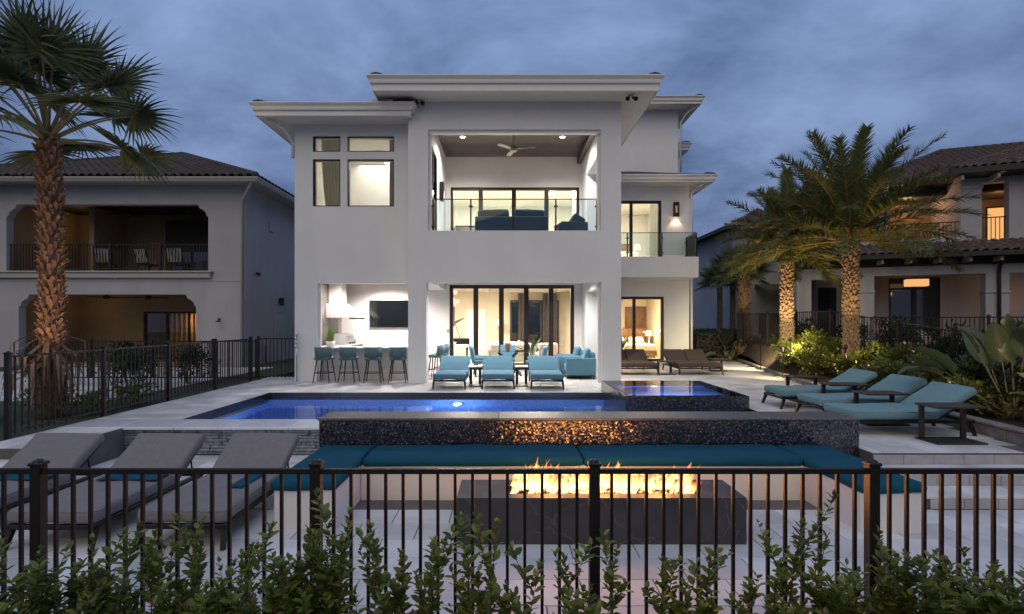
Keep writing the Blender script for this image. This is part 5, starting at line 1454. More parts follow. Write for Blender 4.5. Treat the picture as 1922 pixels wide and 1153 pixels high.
for nm, mm, dz0, dz1, o in (('lamp_shade','orangeglow',538,525,0),):
    prt(nm, MB().bbox(u0,u1,1.4,1.8,sz(1700,538,1.6),sz(1700,525,1.6),0.02), mm, t)
prt('cord', MB().box((u0+u1)/2-.01,(u0+u1)/2+.01,1.59,1.61,sz(1700,525,1.6)+.001,ze-.06), 'ndark', t)
lamp('POINT','pendant_light',tuple(TMR @ Vector(((u0+u1)/2,1.3,sz(1700,545,1.6)))),3,(1.0,0.55,0.25),t,0.1)
# lower roof
ue0, ue1 = su(1489,-0.8), uR
rise, run = 0.62, 1.85
rl_ = prt('porch_roof', MB().add([(ue0,-0.85,ze),(ue1,-0.85,ze),(ue1,1.0,ze+rise),(ue0+0.5,1.0,ze+rise),(ue0,-0.85,ze-.05),(ue1,-0.85,ze-.05),(ue1,1.0,ze-.05),(ue0+.5,1.0,ze-.05)],[(0,1,2,3),(0,4,5,1),(7,6,5,4),(0,3,7,4)]), 'roofr')
tile_face(rl_,(ue0,-0.85,ze+.01),(1,0,0),(0,run,rise),[(0,0),(ue1-ue0,0),(ue1-ue0,1.9),(0.5,1.9)],TILE_R,'roofr',TM=TMR)
prt('fascia', MB().box(ue0-.02,ue1,-0.90,-0.855,ze-.16,ze+.02), 'ndark')
prt('frieze', MB().box(su(1495,0)-.05,uR,-.03,-.001,ze-.42,ze-.06), 'ndark')
u = ue0+.35
while u < ue1-0.3:
    prt('rafter_tail', MB().bbox(u-.05,u+.05,-.66,-.032,ze-.34,ze-.17,0.01), 'ntrim'); u += 0.95
prt('downspout', MB().tube([(su(1876,-.1),-.75,ze-.1),(su(1876,-.1),-.15,ze-.5),(su(1876,-.1),-.08,ze-.8),(su(1876,-.1),-.08,G0)],0.06,8), 'ndark', smooth=True)
# upper storey
D1 = 1.05; z2 = ze+rise-.02
zt_ = 7.85
uw = su(1803,D1)
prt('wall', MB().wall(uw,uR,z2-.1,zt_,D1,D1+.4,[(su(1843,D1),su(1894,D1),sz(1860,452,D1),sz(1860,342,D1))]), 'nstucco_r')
prt('wall', MB().box(uw,uw+.35,D1+.41,4.2,z2-.1,zt_), 'nstucco_r')
prt('parapet', MB().bbox(su(1500,D1),uw-.01,D1,D1+.25,z2-.1,z2+.22,0.01), 'nstucco_r')
prt('column', MB().bbox(su(1649,D1),su(1668,D1),D1-.02,D1+.3,z2+.221,zt_-.3,0.01), 'nstucco_r')
prt('column', MB().bbox(su(1500,D1),su(1512,D1),D1-.02,D1+.3,z2+.221,zt_-.3,0.01), 'nstucco_r')
prt('column_band', MB().bbox(uw-.04,su(1843,D1)+.04,D1-.05,D1+.1,sz(1820,352,D1)-.05,sz(1820,352,D1)+.05,0.01), 'nstucco_r')
prt('porch_wall', MB().wall(su(1500,4.2),uR,z2-.1,zt_,4.2,4.4,[(su(1780,4.2),su(1797,4.2),z2,sz(1788,398,4.2)),(su(1850,4.2),su(1893,4.2),z2,sz(1860,388,4.2))]), 'ntan')
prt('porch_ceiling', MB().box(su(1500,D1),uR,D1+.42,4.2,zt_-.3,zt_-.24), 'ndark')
prt('balcony_floor', MB().box(su(1500,D1),uR,D1+.26,4.2,z2-.12,z2-.02), 'ntrim')
for (a,b,py,nm) in ((1780,1797,398,'window'),(1850,1893,388,'glass_door')):
    w = link(nm, None, NR)
    prt('frame', MB().wall(su(a,4.2),su(b,4.2),z2,sz(a,py,4.2),4.22,4.3,[(su(a,4.2)+.08,su(b,4.2)-.08,z2+.08,sz(a,py,4.2)-.08)]), 'ndark', w)
    prt('lit_pane', MB().box(su(a,4.2)+.08,su(b,4.2)-.08,4.25,4.26,z2+.08,sz(a,py,4.2)-.08), 'orangeglow', w)
lamp('POINT','balcony_lamp_light',tuple(TMR @ Vector((su(1700,3.2),3.0,z2+1.9))),45,(1.0,0.50,0.20),NR,0.15)
lamp('POINT','balcony_lamp_light',tuple(TMR @ Vector((su(1865,3.2),2.6,z2+1.9))),20,(1.0,0.50,0.20),NR,0.15)
# right edge lit side porch
lamp('POINT','porch_side_light',tuple(TMR @ Vector((su(1925,1.5),2.0,G0+2.0))),10,(1.0,0.48,0.18),NR,0.15)
rr = link('balcony_railing', None, NR)
for (a,b,dd) in ((1514,1648,D1+.12),(1669,1800,D1+.12),(1844,1893,D1+.2)):
    zr = z2+.22 if a < 1800 else sz(1860,452,D1)
    hh = 0.62 if a < 1800 else 0.95
    ua_, ub_ = su(a,dd), su(b,dd); n = max(3,int((ub_-ua_)/0.13))
    for i in range(1,n): prt('baluster', MB().box(lerp(ua_,ub_,i/n)-.011,lerp(ua_,ub_,i/n)+.011,dd-.011,dd+.011,zr,zr+hh), 'ndark', rr)
    prt('rail', MB().box(ua_,ub_,dd-.025,dd+.025,zr+hh,zr+hh+.04), 'ndark', rr)
# upper roofs: projecting bay and long main roof
ua0 = su(1786,0.15); zE = sz(1800,317,0.15)
def hip(u0, u1, d0, d1, z, pitch, name='roof'):
    r = (d1-d0)/2
    b = MB().add([(u0,d0,z),(u1,d0,z),(u1,d1,z),(u0,d1,z),(u0+r,d0+r,z+r*pitch),(u1,d0+r,z+r*pitch)],[(0,1,5,4),(2,3,4,5),(3,0,4),(1,2,5),(3,2,1,0)])
    rf_ = prt(name, b, 'roofr'); sl2 = math.hypot(r,r*pitch)
    tile_face(rf_,(u0,d0,z+.02),(1,0,0),(0,1,pitch),[(0,0),(u1-u0,0),(u1-u0,sl2),(r,sl2)],TILE_R,'roofr',TM=TMR,keep=lambda q: q.x/q.y < 1.12)
    ridge_caps(rf_,(u0,d0,z+.05),(u0+r,d0+r,z+r*pitch+.05),'roofr',TMR); ridge_caps(rf_,(u0+r,d0+r,z+r*pitch+.06),(u1,d0+r,z+r*pitch+.06),'roofr',TMR)
    prt('fascia', MB().box(u0-.03,u1,d0-.05,d0-.002,z-.2,z+.03), 'ndark'); prt('fascia', MB().box(u0-.05,u0-.002,d0,d1,z-.2,z+.03), 'ndark')
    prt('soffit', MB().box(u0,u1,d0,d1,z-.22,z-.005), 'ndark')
hip(ua0, su(2150,0.15)+1, 0.15, 9.0, zE, 0.40)
um = su(1755,9.0)-6.2
hip(um, su(2150,2)+2, 2.4, 15.0, zE-.35, 0.52)
u = ua0+.4
while u < uR: prt('rafter_tail', MB().bbox(u-.05,u+.05,0.25,D1-.01,zE-.42,zE-.225,0.01), 'ntrim'); u += 1.15
prt('frieze', MB().box(uw-.1,uR,D1-.03,D1-.002,zt_-.35,zE-.2), 'ndark')
# rear wing of the right neighbour
prt_ = lambda n, mb, m: mb.build(n, m, NR)
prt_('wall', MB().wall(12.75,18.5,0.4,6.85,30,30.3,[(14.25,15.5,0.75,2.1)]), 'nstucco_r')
prt_('wall', MB().box(12.75,13.05,30.31,42,0.4,6.85), 'nstucco_r')
w = link('window', None, NR)
MB().wall(14.25,15.5,0.75,2.1,30.05,30.15,[(14.33,14.85,.83,2.02),(14.93,15.42,.83,2.02)]).build('frame','ndark',w)
for a,b in ((14.33,14.85),(14.93,15.42)): MB().box(a,b,30.09,30.1,.83,2.02).build('pane','nglass',w)
wr = prt_('roof', MB().add([(12.1,29.3,6.88),(19,29.3,6.88),(19,43,6.88),(12.1,43,6.88),(15.6,32.8,8.5),(15.6,39,8.5)],[(0,1,4),(1,2,5,4),(2,3,5),(3,0,4,5),(3,2,1,0)]), 'roofr')
tile_face(wr,(12.1,29.3,6.90),(1,0,0),(0,3.5,1.62),[(0,0),(6.9,0),(3.5,3.85)],TILE_R,'roofr')
prt_('fascia', MB().box(12.08,19,29.22,29.29,6.72,6.9).box(12.02,12.08,29.22,43,6.72,6.9), 'ndark')
prt_('porch_roof', MB().prism([(28.6,3.35),(30.0,3.75),(30.0,3.5),(28.6,3.2)],14.0,19,'x'), 'roofr')
# distant pink house
fh = thing('distant_house','small pinkish house far behind the right corner of the white house','house',(0,0,0))
pf = lambda n, mb, m, p=None: mb.build(n, m, p or fh)
pf('wall', MB().wall(20.0,26.5,0,7.2,58,58.3,[(21.0,21.9,4.2,6.0),(23.2,24.4,3.0,5.0),(23.0,24.2,0.2,1.8),(21.0,22.0,0.2,2.0)]), 'pinkhouse')
pf('cornice', MB().bbox(19.9,26.6,57.8,57.99,2.5,2.75,0.03), 'ntrim')
for (a,b,c,d) in ((21.0,21.9,4.2,6.0),(23.2,24.4,3.0,5.0),(23.0,24.2,0.2,1.8),(21.0,22.0,0.2,2.0)):
    w = link('window', None, fh); MB().wall(a,b,c,d,58.05,58.15,[(a+.1,(a+b)/2-.05,c+.1,d-.1),((a+b)/2+.05,b-.1,c+.1,d-.1)]).build('frame','panelwood',w); MB().box(a+.1,b-.1,58.1,58.11,c+.1,d-.1).build('pane','nglass',w)
pf('roof', MB().add([(19.4,57.2,7.2),(27.2,57.2,7.2),(27.2,66,7.2),(19.4,66,7.2),(23.3,61,9.0)],[(0,1,4),(1,2,4),(2,3,4),(3,0,4),(3,2,1,0)]), 'roofr')
# neighbour patio loungers seen through the fence
def slat_chair(label, x, y, rz):
    t = thing('slatted_lounger', label, 'sun lounger', (x,y,0.56), rz, 'slatted loungers on the right neighbour patio')
    for i in range(9):
        y0 = i*0.14
        MB().bbox(-.3,.3,y0,y0+.10,0.34,0.37,0.005).build('slat','ntan',t)
    T = tr(0,1.26,0.35) @ rot('X',R(48))
    for i in range(6): MB().bbox(-.3,.3,i*0.12,i*.12+.09,-.015,.015,0.005,T).build('slat','ntan',t)
    for sx_ in (-1,1):
        MB().bbox(sx_*.32-.018,sx_*.32+.018,0,1.5,0.30,0.34,0.004).build('side_rail','ntan',t)
        for y0 in (.1,1.4): MB().bbox(sx_*.32-.02,sx_*.32+.02,y0-.02,y0+.02,-0.06,.30,0.004).build('leg','ntan',t)
for i, (x, y, l) in enumerate(((13.4,18.4,'leftmost tan slatted lounger behind the right fences'),(14.6,18.2,'second tan slatted lounger from the left behind the right fences'),(15.8,18.0,'third tan slatted lounger behind the right fences'))):
    slat_chair(l, x, y, R(25))
# ------------------------------------------------------------------ palms
def ribbon(mb, pts, ws, side):
    """flat tapering strip through pts, width along side vectors, with a shallow fold"""
    o = len(mb.v)
    n = len(pts)
    for p, w, s in zip(pts, ws, side): mb.v += [tuple(p - s*w), tuple(p + s*w)]
    for i in range(n-1):
        mb.f.append([o+2*i, o+2*i+1, o+2*i+3, o+2*i+2]); mb.m.append(mb.cur)
def fan_frond(seed, az, el, lp, lf, droop, tw):
    """petiole + fan of leaflets in world orientation"""
    r = random.Random(seed); mb = MB()
    d = Vector((math.cos(az)*math.cos(el), math.sin(az)*math.cos(el), math.sin(el)))
    pts = []; p = Vector((0,0,0)); dd = d.copy()
    for i in range(7):
        pts.append(p.copy()); p = p + dd*lp/6; dd = (dd + Vector((0,0,-droop*0.05))).normalized()
    mb.cur = 1
    mb.tube(pts,[0.035,0.028,0.023,0.02,0.018,0.016,0.014],5)
    mb.cur = 0
    side = dd.cross(Vector((0,0,1)))
    side = side.normalized() if side.length > 0.05 else Vector((1,0,0))
    side = (Matrix.Rotation(tw,3,dd) @ side)
    nrm = side.cross(dd).normalized()
    c = pts[-1]; n = 36
    for i in range(n):
        a = lerp(-2.25,2.25,(i+.5)/n) + r.uniform(-.02,.02)
        dr = (dd*math.cos(a) + side*math.sin(a)).normalized()
        L_ = lf*(1-0.16*abs(a)/2.25)*r.uniform(0.88,1.06)
        fold = nrm*(0.22*math.cos(a*1.2))
        q = c.copy(); v = (dr + fold*0.5).normalized()
        P_ = [q.copy()]; S_ = []
        per = nrm.cross(v).normalized()
        tlt = 0.55 if i % 2 else -0.55
        sv = (per*math.cos(tlt) + nrm*math.sin(tlt)).normalized()
        for k in range(5):
            q = q + v*L_/5; v = (v + Vector((0,0,-1))*(0.03+0.16*(k/4)**2)*droop*r.uniform(.7,1.3)).normalized()
            P_.append(q.copy())
        wb = lf*0.052
        ribbon(mb, P_, [0.006, wb*0.72, wb*0.62, wb*0.40, wb*0.22, 0.002], [sv]*6)
    return mb
def fan_palm(label, x, y, z, h, r0, n, lf, lp, seed, boots=220, skirt=True, group=None):
    t = thing('fan_palm', label, 'palm tree', (x,y,z), group=group)
    mb = MB(); pts = []; rad = []
    for i in range(13):
        u = i/12; pts.append((0.04*math.sin(u*3),0.03*math.sin(u*4),u*h)); rad.append(r0*(1.0+0.25*(1-u)**4)*(1 - 0.10*u) if u < 0.9 else r0*(1-(u-.9)*2.0))
    mb.tube(pts, rad, 14); mb.build('trunk','trunk',t,True)
    r = random.Random(seed)
    if boots:
        bms = []
        for k in range(3):
            b = MB(); w = 0.095*r.uniform(.8,1.2)*r0/0.23; l = 0.17*r.uniform(.8,1.25)*r0/0.23
            for s_ in (-1,1):                 # a split leaf base: two prongs meeting at the bottom
                b.add([(s_*.005,0,-.02),(s_*w*.55,.0,-.01),(s_*w,.02,.1),(s_*w*1.2,.05,l*r.uniform(.85,1.1)),(s_*w*.72,.06,l),(s_*w*.35,.03,.11),
                       (s_*.005,-.03,-.02),(s_*w*.55,-.03,-.01),(s_*w,-.015,.1),(s_*w*1.15,.025,l),(s_*w*.75,.03,l),(s_*w*.35,-.005,.11)],
                      [(0,1,2,5),(5,2,3,4),(6,11,8,7),(11,10,9,8),(1,7,8,2),(2,8,9,3),(3,9,10,4),(4,10,11,5),(5,11,6,0)])
            bms.append(b.mesh('leaf_base','boot'))
        for i in range(boots):
            u = (i+.5)/boots; a = i*2.39996; zz_ = 0.15 + u*(h*0.985-0.15)
            rr_ = r0*(1.0+0.25*(1-u)**4)*(1-0.10*u)*0.97 if u < .92 else r0*(.93-(u-.92)*1.6)
            o = link('leaf_base', r.choice(bms), t)
            o.matrix_local = tr(0.04*math.sin(u*3),0.03*math.sin(u*4),zz_) @ rot('Z',a-PI/2) @ tr(0,rr_,0) @ rot('X',R(r.uniform(-16,10))) @ rot('Y',R(r.uniform(-14,14))) @ Matrix.Scale(r.uniform(.8,1.15),4)
    if skirt:                                 # dry leaf stalks hanging low on the trunk
        mb = MB()
        for i in range(46):
            a = r.uniform(0,2*PI); zz_ = r.uniform(0.9,1.6); d = Vector((math.cos(a),math.sin(a),0)); p = d*r0*1.05 + Vector((0,0,zz_))
            q = p + d*r.uniform(.12,.42) + Vector((0,0,-r.uniform(.1,.3))); e = q + d*r.uniform(0,.15) + Vector((0,0,-r.uniform(.3,.7)))
            s_ = Vector((-d.y,d.x,0)); w = r.uniform(.015,.04)
            ribbon(mb,[p,q,e],[w,w*1.2,.004],[s_]*3)
        mb.build('dry_leaves','boot',t)
    for i in range(n):
        u = i/(n-1); az = i*2.39996 + r.uniform(-.2,.2)
        el = lerp(R(10), R(84), u**0.95) + R(r.uniform(-6,6))
        mb = fan_frond(seed*100+i, az, el, lp*r.uniform(.85,1.12), lf*r.uniform(.88,1.1), lerp(1.9,0.8,u), r.uniform(-.6,.6))
        o = mb.build('frond',['fanleaf','petiole'],t); o.location = (0.04*math.sin(3),0.03*math.sin(4),h-0.05+u*0.12)
    return t
fan_palm('tall fan palm with rough split bark behind the left fence',-8.2,9.55,-0.04,4.95,0.168,27,1.0,1.42,5,boots=280)

def date_frond(seed, az, el, L_, droop, ll=0.44, nl=96):
    r = random.Random(seed); mb = MB()
    d = Vector((math.cos(az)*math.cos(el), math.sin(az)*math.cos(el), math.sin(el)))
    pts = []; p = Vector((0,0,0)); ds = []; n = 12
    for i in range(n+1):
        pts.append(p.copy()); ds.append(d.copy()); p = p + d*L_/n
        d = (d + Vector((0,0,-droop*(0.02+0.11*i/n)))).normalized()
    mb.cur = 1; mb.tube(pts,[lerp(.035,.005,i/n) for i in range(n+1)],5); mb.cur = 0
    hz = Vector((-math.sin(az),math.cos(az),0))
    for i in range(nl):
        u = 0.16 + 0.83*i/nl; f = u*n; k = min(n-1,int(f)); p = pts[k].lerp(pts[k+1],f-k); dd = ds[k]
        up = hz.cross(dd).normalized(); up = up if up.z > 0 else -up
        l = ll*(math.sin(PI*min(1,u*0.86+.10))**0.5)*r.uniform(.85,1.1)
        for s_ in (-1,1):
            fw_ = lerp(0.55,1.3,u)
            v = (hz*s_ + dd*fw_ + up*r.uniform(-.45,1.0)).normalized()
            q = p + v*l*.55; v2 = (v + Vector((0,0,-.22*droop))).normalized(); e = q + v2*l*.45
            sv = v.cross(up).normalized(); sv = (sv + up*r.uniform(-.5,.5)).normalized()
            w = 0.0105*ll/0.42
            ribbon(mb,[p,p+v*l*.25,q,e],[w*.7,w*1.3,w,.001],[sv]*4)
    return mb
def date_palm(label, x, y, z, h, r0, n, L_, seed, emin=-22, lean=0.0):
    t = thing('date_palm', label, 'palm tree', (x,y,z))
    mb = MB(); mb.tube([(0,0,-.1),(0,0,h*.5),(lean,0,h)],[r0*1.05,r0*.92,r0*.9],16); mb.build('trunk','trunk',t,True)
    mb = MB(); r = random.Random(seed); rows = int(h/0.095); m_ = 13
    for j in range(rows):
        for i in range(m_):
            a = (i + (j % 2)*.5)/m_*2*PI + r.uniform(-.12,.12); u = (j+r.uniform(-.3,.3))/rows; zz_ = 0.05+u*h
            T = tr(lean*max(0,2*u-1),0,zz_) @ rot('Z',a-PI/2) @ tr(0,r0*lerp(1.0,.88,u),0) @ Matrix.Scale(r.uniform(.65,1.25),4)
            w = PI*r0/m_*0.92
            mb.add([T @ Vector(p) for p in ((-w,-.02,0.03),(0,.0,-.05),(w,-.02,.03),(w*.75,.055,.085),(-w*.75,.055,.085),(0,-.03,.12))],[(0,1,4),(1,3,4),(1,2,3),(4,3,5),(0,4,5),(2,5,3)])
    tag(mb.build('bark_scales','datebark',t), kind='stuff')
    for i in range(n):
        u = i/(n-1); az = i*2.39996 + r.uniform(-.15,.15)
        el = lerp(R(emin),R(78),u**1.15) + R(r.uniform(-5,5))
        mb = date_frond(seed*200+i, az, el, L_*r.uniform(.88,1.08)*lerp(.95,1.0,u), lerp(1.15,0.95,u))
        o = mb.build('frond',['dateleaf','daterachis'],t); o.location = (lean,0,h-.1+u*.15)
    return t
def uplight(label, x, y, z, target, power, col=(1.0,0.62,0.28), spot=60, size=0.04):
    t = thing('spotlight', label, 'spotlight', (x,y,z), group='garden uplights')
    MB().tube([(0,0,-z+.05 if z > .6 else -.05),(0,0,.06)],.012,6).build('stake','black_metal',t)
    d = (Vector(target)-Vector((x,y,z))).normalized()
    MB().tube([Vector((0,0,.06))-d*.02,Vector((0,0,.06))+d*.10],[.035,.05],10,cap=False).build('housing','black_metal',t,True)
    lamp('SPOT','uplight_beam',tuple(Vector((0,0,.06))+d*.11),power,col,t,size,target=tuple(Vector((0,0,.06))+d*2),spot=spot,blend=0.6)
date_palm('tall date palm with arching fronds beyond the right flower bed',9.05,14.0,0.45,3.45,0.165,52,2.95,31,emin=0)
date_palm('shorter date palm with warm lit fronds left of the tall one',8.75,16.6,0.40,3.62,0.17,42,2.2,32,emin=-16)
fan_palm('cabbage palm with cross hatched trunk behind the flower bed',9.9,22.2,0.3,3.2,0.22,26,0.75,0.75,9,boots=110,skirt=False)
fan_palm('slim dark palm farthest back beside the distant pink house',11.4,28.5,0.2,3.4,0.15,22,0.8,0.8,10,boots=0,skirt=False)
fan_palm('dark thin palm just right of the farthest one',12.3,29.0,0.2,4.1,0.15,22,0.8,0.8,11,boots=0,skirt=False)
uplight('garden spotlight at the foot of the fan palm by the left fence',-7.45,7.95,-0.03,(-8.05,9.4,3.2),200,(1.0,0.60,0.34),62)
uplight('garden spotlight under the tall date palm',8.10,12.7,0.75,(9.0,13.95,4.4),230,(1.0,0.66,0.30),75)
uplight('garden spotlight under the shorter date palm',8.05,15.5,0.75,(8.75,16.5,4.5),470,(1.0,0.66,0.30),80)
uplight('garden spotlight under the cabbage palm',9.72,21.5,0.2,(9.9,22.2,3.4),90,(1.0,0.60,0.30),60)
uplight('garden spotlight among the far end bushes',8.55,17.9,1.15,(9.1,19.6,0.3),260,(1.0,0.80,0.40),140)
uplight('garden spotlight among the middle bushes',7.95,14.9,1.15,(8.7,16.6,0.3),170,(1.0,0.80,0.42),140)
uplight('garden spotlight among the near bushes',7.80,12.25,1.05,(8.5,13.7,0.3),70,(1.0,0.80,0.42),140)
uplight('garden spotlight at the paddle leaf plant on the right',7.15,7.3,0.26,(8.2,8.7,1.6),40,(1.0,0.78,0.50),100)

# ------------------------------------------------------------------ bushes of the right bed
LEAF6 = [(0,0,0),(.30,.26,.05),(.30,-.26,.05),(.70,.24,.04),(.70,-.24,.04),(1,0,-.06),(.33,0,-.02),(.7,0,-.03)]
LEAF6F = [(0,6,1),(0,2,6),(6,7,3,1),(2,4,7,6),(7,5,3),(4,5,7)]
def leaf(mb, p, d, up, l, wd=1.0):
    d = d.normalized(); s_ = d.cross(up)
    if s_.length < .01: s_ = Vector((1,0,0))
    s_.normalize(); u = s_.cross(d)
    o = len(mb.v)
    for (a,b,c) in LEAF6: mb.v.append(tuple(p + d*a*l + s_*b*l*wd + u*c*l))
    for f in LEAF6F: mb.f.append([o+i for i in f]); mb.m.append(mb.cur)
def bush(label, x, y, z, rx, ry, h, n, seed, m='bushleaf', ls=0.075, group='flower bed bushes', flowers=0, name='bush'):
    t = thing(name, label, 'bush', (x,y,z), group=group)
    r = random.Random(seed)
    lobes = [(r.uniform(-.55,.55)*rx,r.uniform(-.55,.55)*ry,r.uniform(.35,.8)*h,r.uniform(.35,.6)) for _ in range(7)]
    mb = MB(); fl_ = MB()
    for i in range(n):
        lx,ly,lz,lr = r.choice(lobes)
        a, b = r.uniform(0,2*PI), math.acos(r.uniform(-.7,1)); q = r.uniform(.55,1.05)
        dv = Vector((math.sin(b)*math.cos(a),math.sin(b)*math.sin(a),math.cos(b)))
        p = Vector((lx+dv.x*lr*rx*q,ly+dv.y*lr*ry*q,max(.04,lz+dv.z*lr*h*.75*q)))
        d = (dv + Vector((r.uniform(-.6,.6),r.uniform(-.6,.6),r.uniform(-.2,.7)))).normalized()
        leaf(mb,p,d,Vector((r.uniform(-.4,.4),r.uniform(-.4,.4),1)),ls*r.uniform(.7,1.25))
        if flowers and r.random() < flowers: 
            for k in range(5): leaf(fl_,p+dv*.02,Vector((math.cos(k*1.257),math.sin(k*1.257)*.6-.5,math.sin(k*1.257))),Vector((0,-1,.2)),.035,1.3)
    tag(mb.build('foliage',m,t), kind='stuff')
    if fl_.v: tag(fl_.build('blossom','flower',t), kind='stuff')
    mb = MB()
    for i in range(6):
        a = r.uniform(0,2*PI); mb.tube([(0.03*math.cos(a),.03*math.sin(a),-.05),(rx*.3*math.cos(a),ry*.3*math.sin(a),h*.45),(rx*.55*math.cos(a),ry*.55*math.sin(a),h*.8)],[.012,.009,.004],4)
    mb.build('stem','stem',t)
bseq = []
yy = 9.2
br = random.Random(12)
k = 0
while yy < 21.5:
    e = bed_x(yy); wdt = FX - e
    for c in range(2 if wdt > 1.3 else 1):
        x = e + 0.55 + c*(wdt-1.0)*0.75 + br.uniform(-.1,.1)
        if x < FX - .25 and min(math.hypot(x-a,yy+c*.35-b) for a, b in ((8.10,12.7),(7.80,12.25),(8.05,15.5),(8.62,18.2),(7.95,14.9),(8.75,16.6),(9.05,14.0))) > .42: bseq.append((x, yy + c*0.35, bed_z(x,yy)))
    yy += br.uniform(0.72,0.95)
bseq.sort(key=lambda p: p[1])
ORD = ['','nearest','second nearest','third nearest','fourth nearest','fifth nearest','sixth nearest','seventh nearest','eighth nearest','ninth nearest','tenth nearest','eleventh nearest','twelfth nearest','thirteenth nearest','fourteenth nearest','fifteenth nearest','sixteenth nearest','seventeenth nearest','eighteenth nearest']
sidec = {'p': 0, 'f': 0}
for i, (x,y,z) in enumerate(bseq):
    near_edge = x - bed_x(y) < 0.8
    sidec['p' if near_edge else 'f'] += 1; kth = ORD[sidec['p' if near_edge else 'f']]
    bush(f'{kth} yellow green bush along the {"paved" if near_edge else "fence"} side of the flower bed', x, y, z, br.uniform(.45,.6), br.uniform(.45,.6), br.uniform(.6,.85)*(0.9 if near_edge else 1.15), 1300, 50+i, flowers=.012 if y < 17 else 0.0, ls=.085)
# darker planting behind the fence and along the left
for i,(x,y,z,s_,l) in enumerate(((10.3,12.6,.45,1.0,'dark bush behind the right fence near the middle teal lounger'),(10.5,14.2,.6,1.0,'dark bush behind the right fence left of the tall palm foot'),(10.4,11.0,.3,1.1,'dark bush behind the right fence at the nearest teal lounger'),(10.4,9.6,.22,1.2,'dark bush behind the paddle leaf plant'),(10.6,16.3,.75,.8,'dark bush behind the fence between the two date palms'),(10.4,18.4,.78,.8,'dark bush behind the fence left of the shorter date palm'),(8.5,8.6,.12,.75,'dark bush beside the head of the nearest teal lounger'),(8.7,9.9,.15,.8,'dark bush beside the head of the middle teal lounger'))):
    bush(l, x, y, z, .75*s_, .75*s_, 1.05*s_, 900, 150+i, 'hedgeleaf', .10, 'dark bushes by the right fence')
for i,(x,y,s_,l) in enumerate(((-9.0,8.9,.5,'low leafy plant at the foot of the fan palm, front'),(-7.75,9.9,.5,'low leafy plant between the fan palm and the left fence'),(-7.7,11.0,.5,'low leafy plant along the left fence behind the palm'),(-8.9,10.4,.55,'low leafy plant left behind the fan palm'),(-8.9,7.7,.45,'low leafy plant at the near end of the left fence'),(-9.6,9.0,.6,'low leafy plant at the left picture edge by the palm'))):
    bush(l, x, y, -.04, .5, .5, .75*s_, 450, 250+i, 'bushleaf', .09, 'ground plants around the fan palm')
for i,(x,y,s_,l) in enumerate(((-9.6,13.6,1.0,'dark shrub behind the left fence before the curtained door'),(-8.7,14.6,1.0,'dark shrub behind the left fence left of the gate'),(-10.9,14.8,1.1,'large dark shrub in the left neighbour yard'),(-12.3,14.2,1.0,'dark shrub in the left neighbour yard near the palm'))):
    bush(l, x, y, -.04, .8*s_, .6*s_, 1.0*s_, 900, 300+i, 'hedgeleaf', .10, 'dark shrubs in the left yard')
hd_ = thing('hedge','clipped dark hedge between the white house and the flower bed','hedge',(9.35,24.2,0))
mb = MB(); r = random.Random(77)
for i in range(2600):
    f = r.random(); x, y, z = r.uniform(-1.35,.75), r.uniform(-1.6,1.6), r.uniform(.05,1.25)
    s_ = r.choice('xyz')
    if s_ == 'x': x = r.choice((-1.35,.75))
    elif s_ == 'y': y = -1.6
    else: z = 1.25
    leaf(mb,Vector((x+r.gauss(0,.03),y+r.gauss(0,.03),max(.03,z+r.gauss(0,.03)))),Vector((r.uniform(-1,1),r.uniform(-1,.2),r.uniform(-.3,1))),Vector((0,-.3,1)),.10)
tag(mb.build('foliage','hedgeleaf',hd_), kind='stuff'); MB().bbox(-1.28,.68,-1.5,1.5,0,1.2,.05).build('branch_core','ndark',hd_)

# ------------------------------------------------------------------ paddle-leaf plants
def paddle_leaf(az, el, lp, lb, wb, seed, droop):
    r = random.Random(seed); mb = MB(); mb.cur = 1
    d = Vector((math.cos(az)*math.cos(el),math.sin(az)*math.cos(el),math.sin(el))); p = Vector((0,0,0)); pts = []
    for i in range(6): pts.append(p.copy()); p = p + d*lp/5; d = (d+Vector((0,0,-.03*droop))).normalized()
    mb.tube(pts,[.022,.018,.015,.012,.010,.009],6); mb.cur = 0
    p = pts[-1]; n = 12; hz = d.cross(Vector((0,0,1))); hz = hz.normalized() if hz.length > .05 else Vector((1,0,0))
    hz = Matrix.Rotation(r.uniform(-.7,.7),3,d) @ hz
    rows = []
    for i in range(n+1):
        u = i/n; w = wb*(math.sin(PI*min(1,u**.75*.98+.02))**.65)+.002
        up = hz.cross(d).normalized()
        wav = .012*math.sin(i*2.1+seed)
        rows.append([p-hz*w+up*(w*.35+wav),p-hz*w*.5+up*(w*.12),p.copy(),p+hz*w*.5+up*(w*.12),p+hz*w+up*(w*.35-wav)])
        p = p + d*lb/n; d = (d+Vector((0,0,-.085*droop*(.4+u)))).normalized()
    o = len(mb.v)
    for row in rows: mb.v += [tuple(q) for q in row]
    for i in range(n):
        for k_ in range(4): a = o+i*5+k_; mb.f.append([a,a+1,a+6,a+5]); mb.m.append(0)
    return mb
def paddle_plant(label, x, y, z, n, lp, lb, wb, seed, azs=None, m='paddle'):
    t = thing('paddle_plant', label, 'plant', (x,y,z)); r = random.Random(seed)
    for i in range(n):
        az = azs[i % len(azs)]+r.uniform(-.25,.25) if azs else i*2.4
        el = R(r.uniform(24,78)); 
        o = paddle_leaf(az,el,lp*r.uniform(.6,1.1),lb*r.uniform(.75,1.1),wb*r.uniform(.8,1.1),seed*31+i,r.uniform(.8,1.9)).build('leaf',[m,'petiole'],t,True)
        o.location = (r.uniform(-.1,.1),r.uniform(-.1,.1),-.02)
    MB().lathe([(.12,-.05),(.10,.12),(.05,.25)],8).build('crown_base','petiole',t,True)
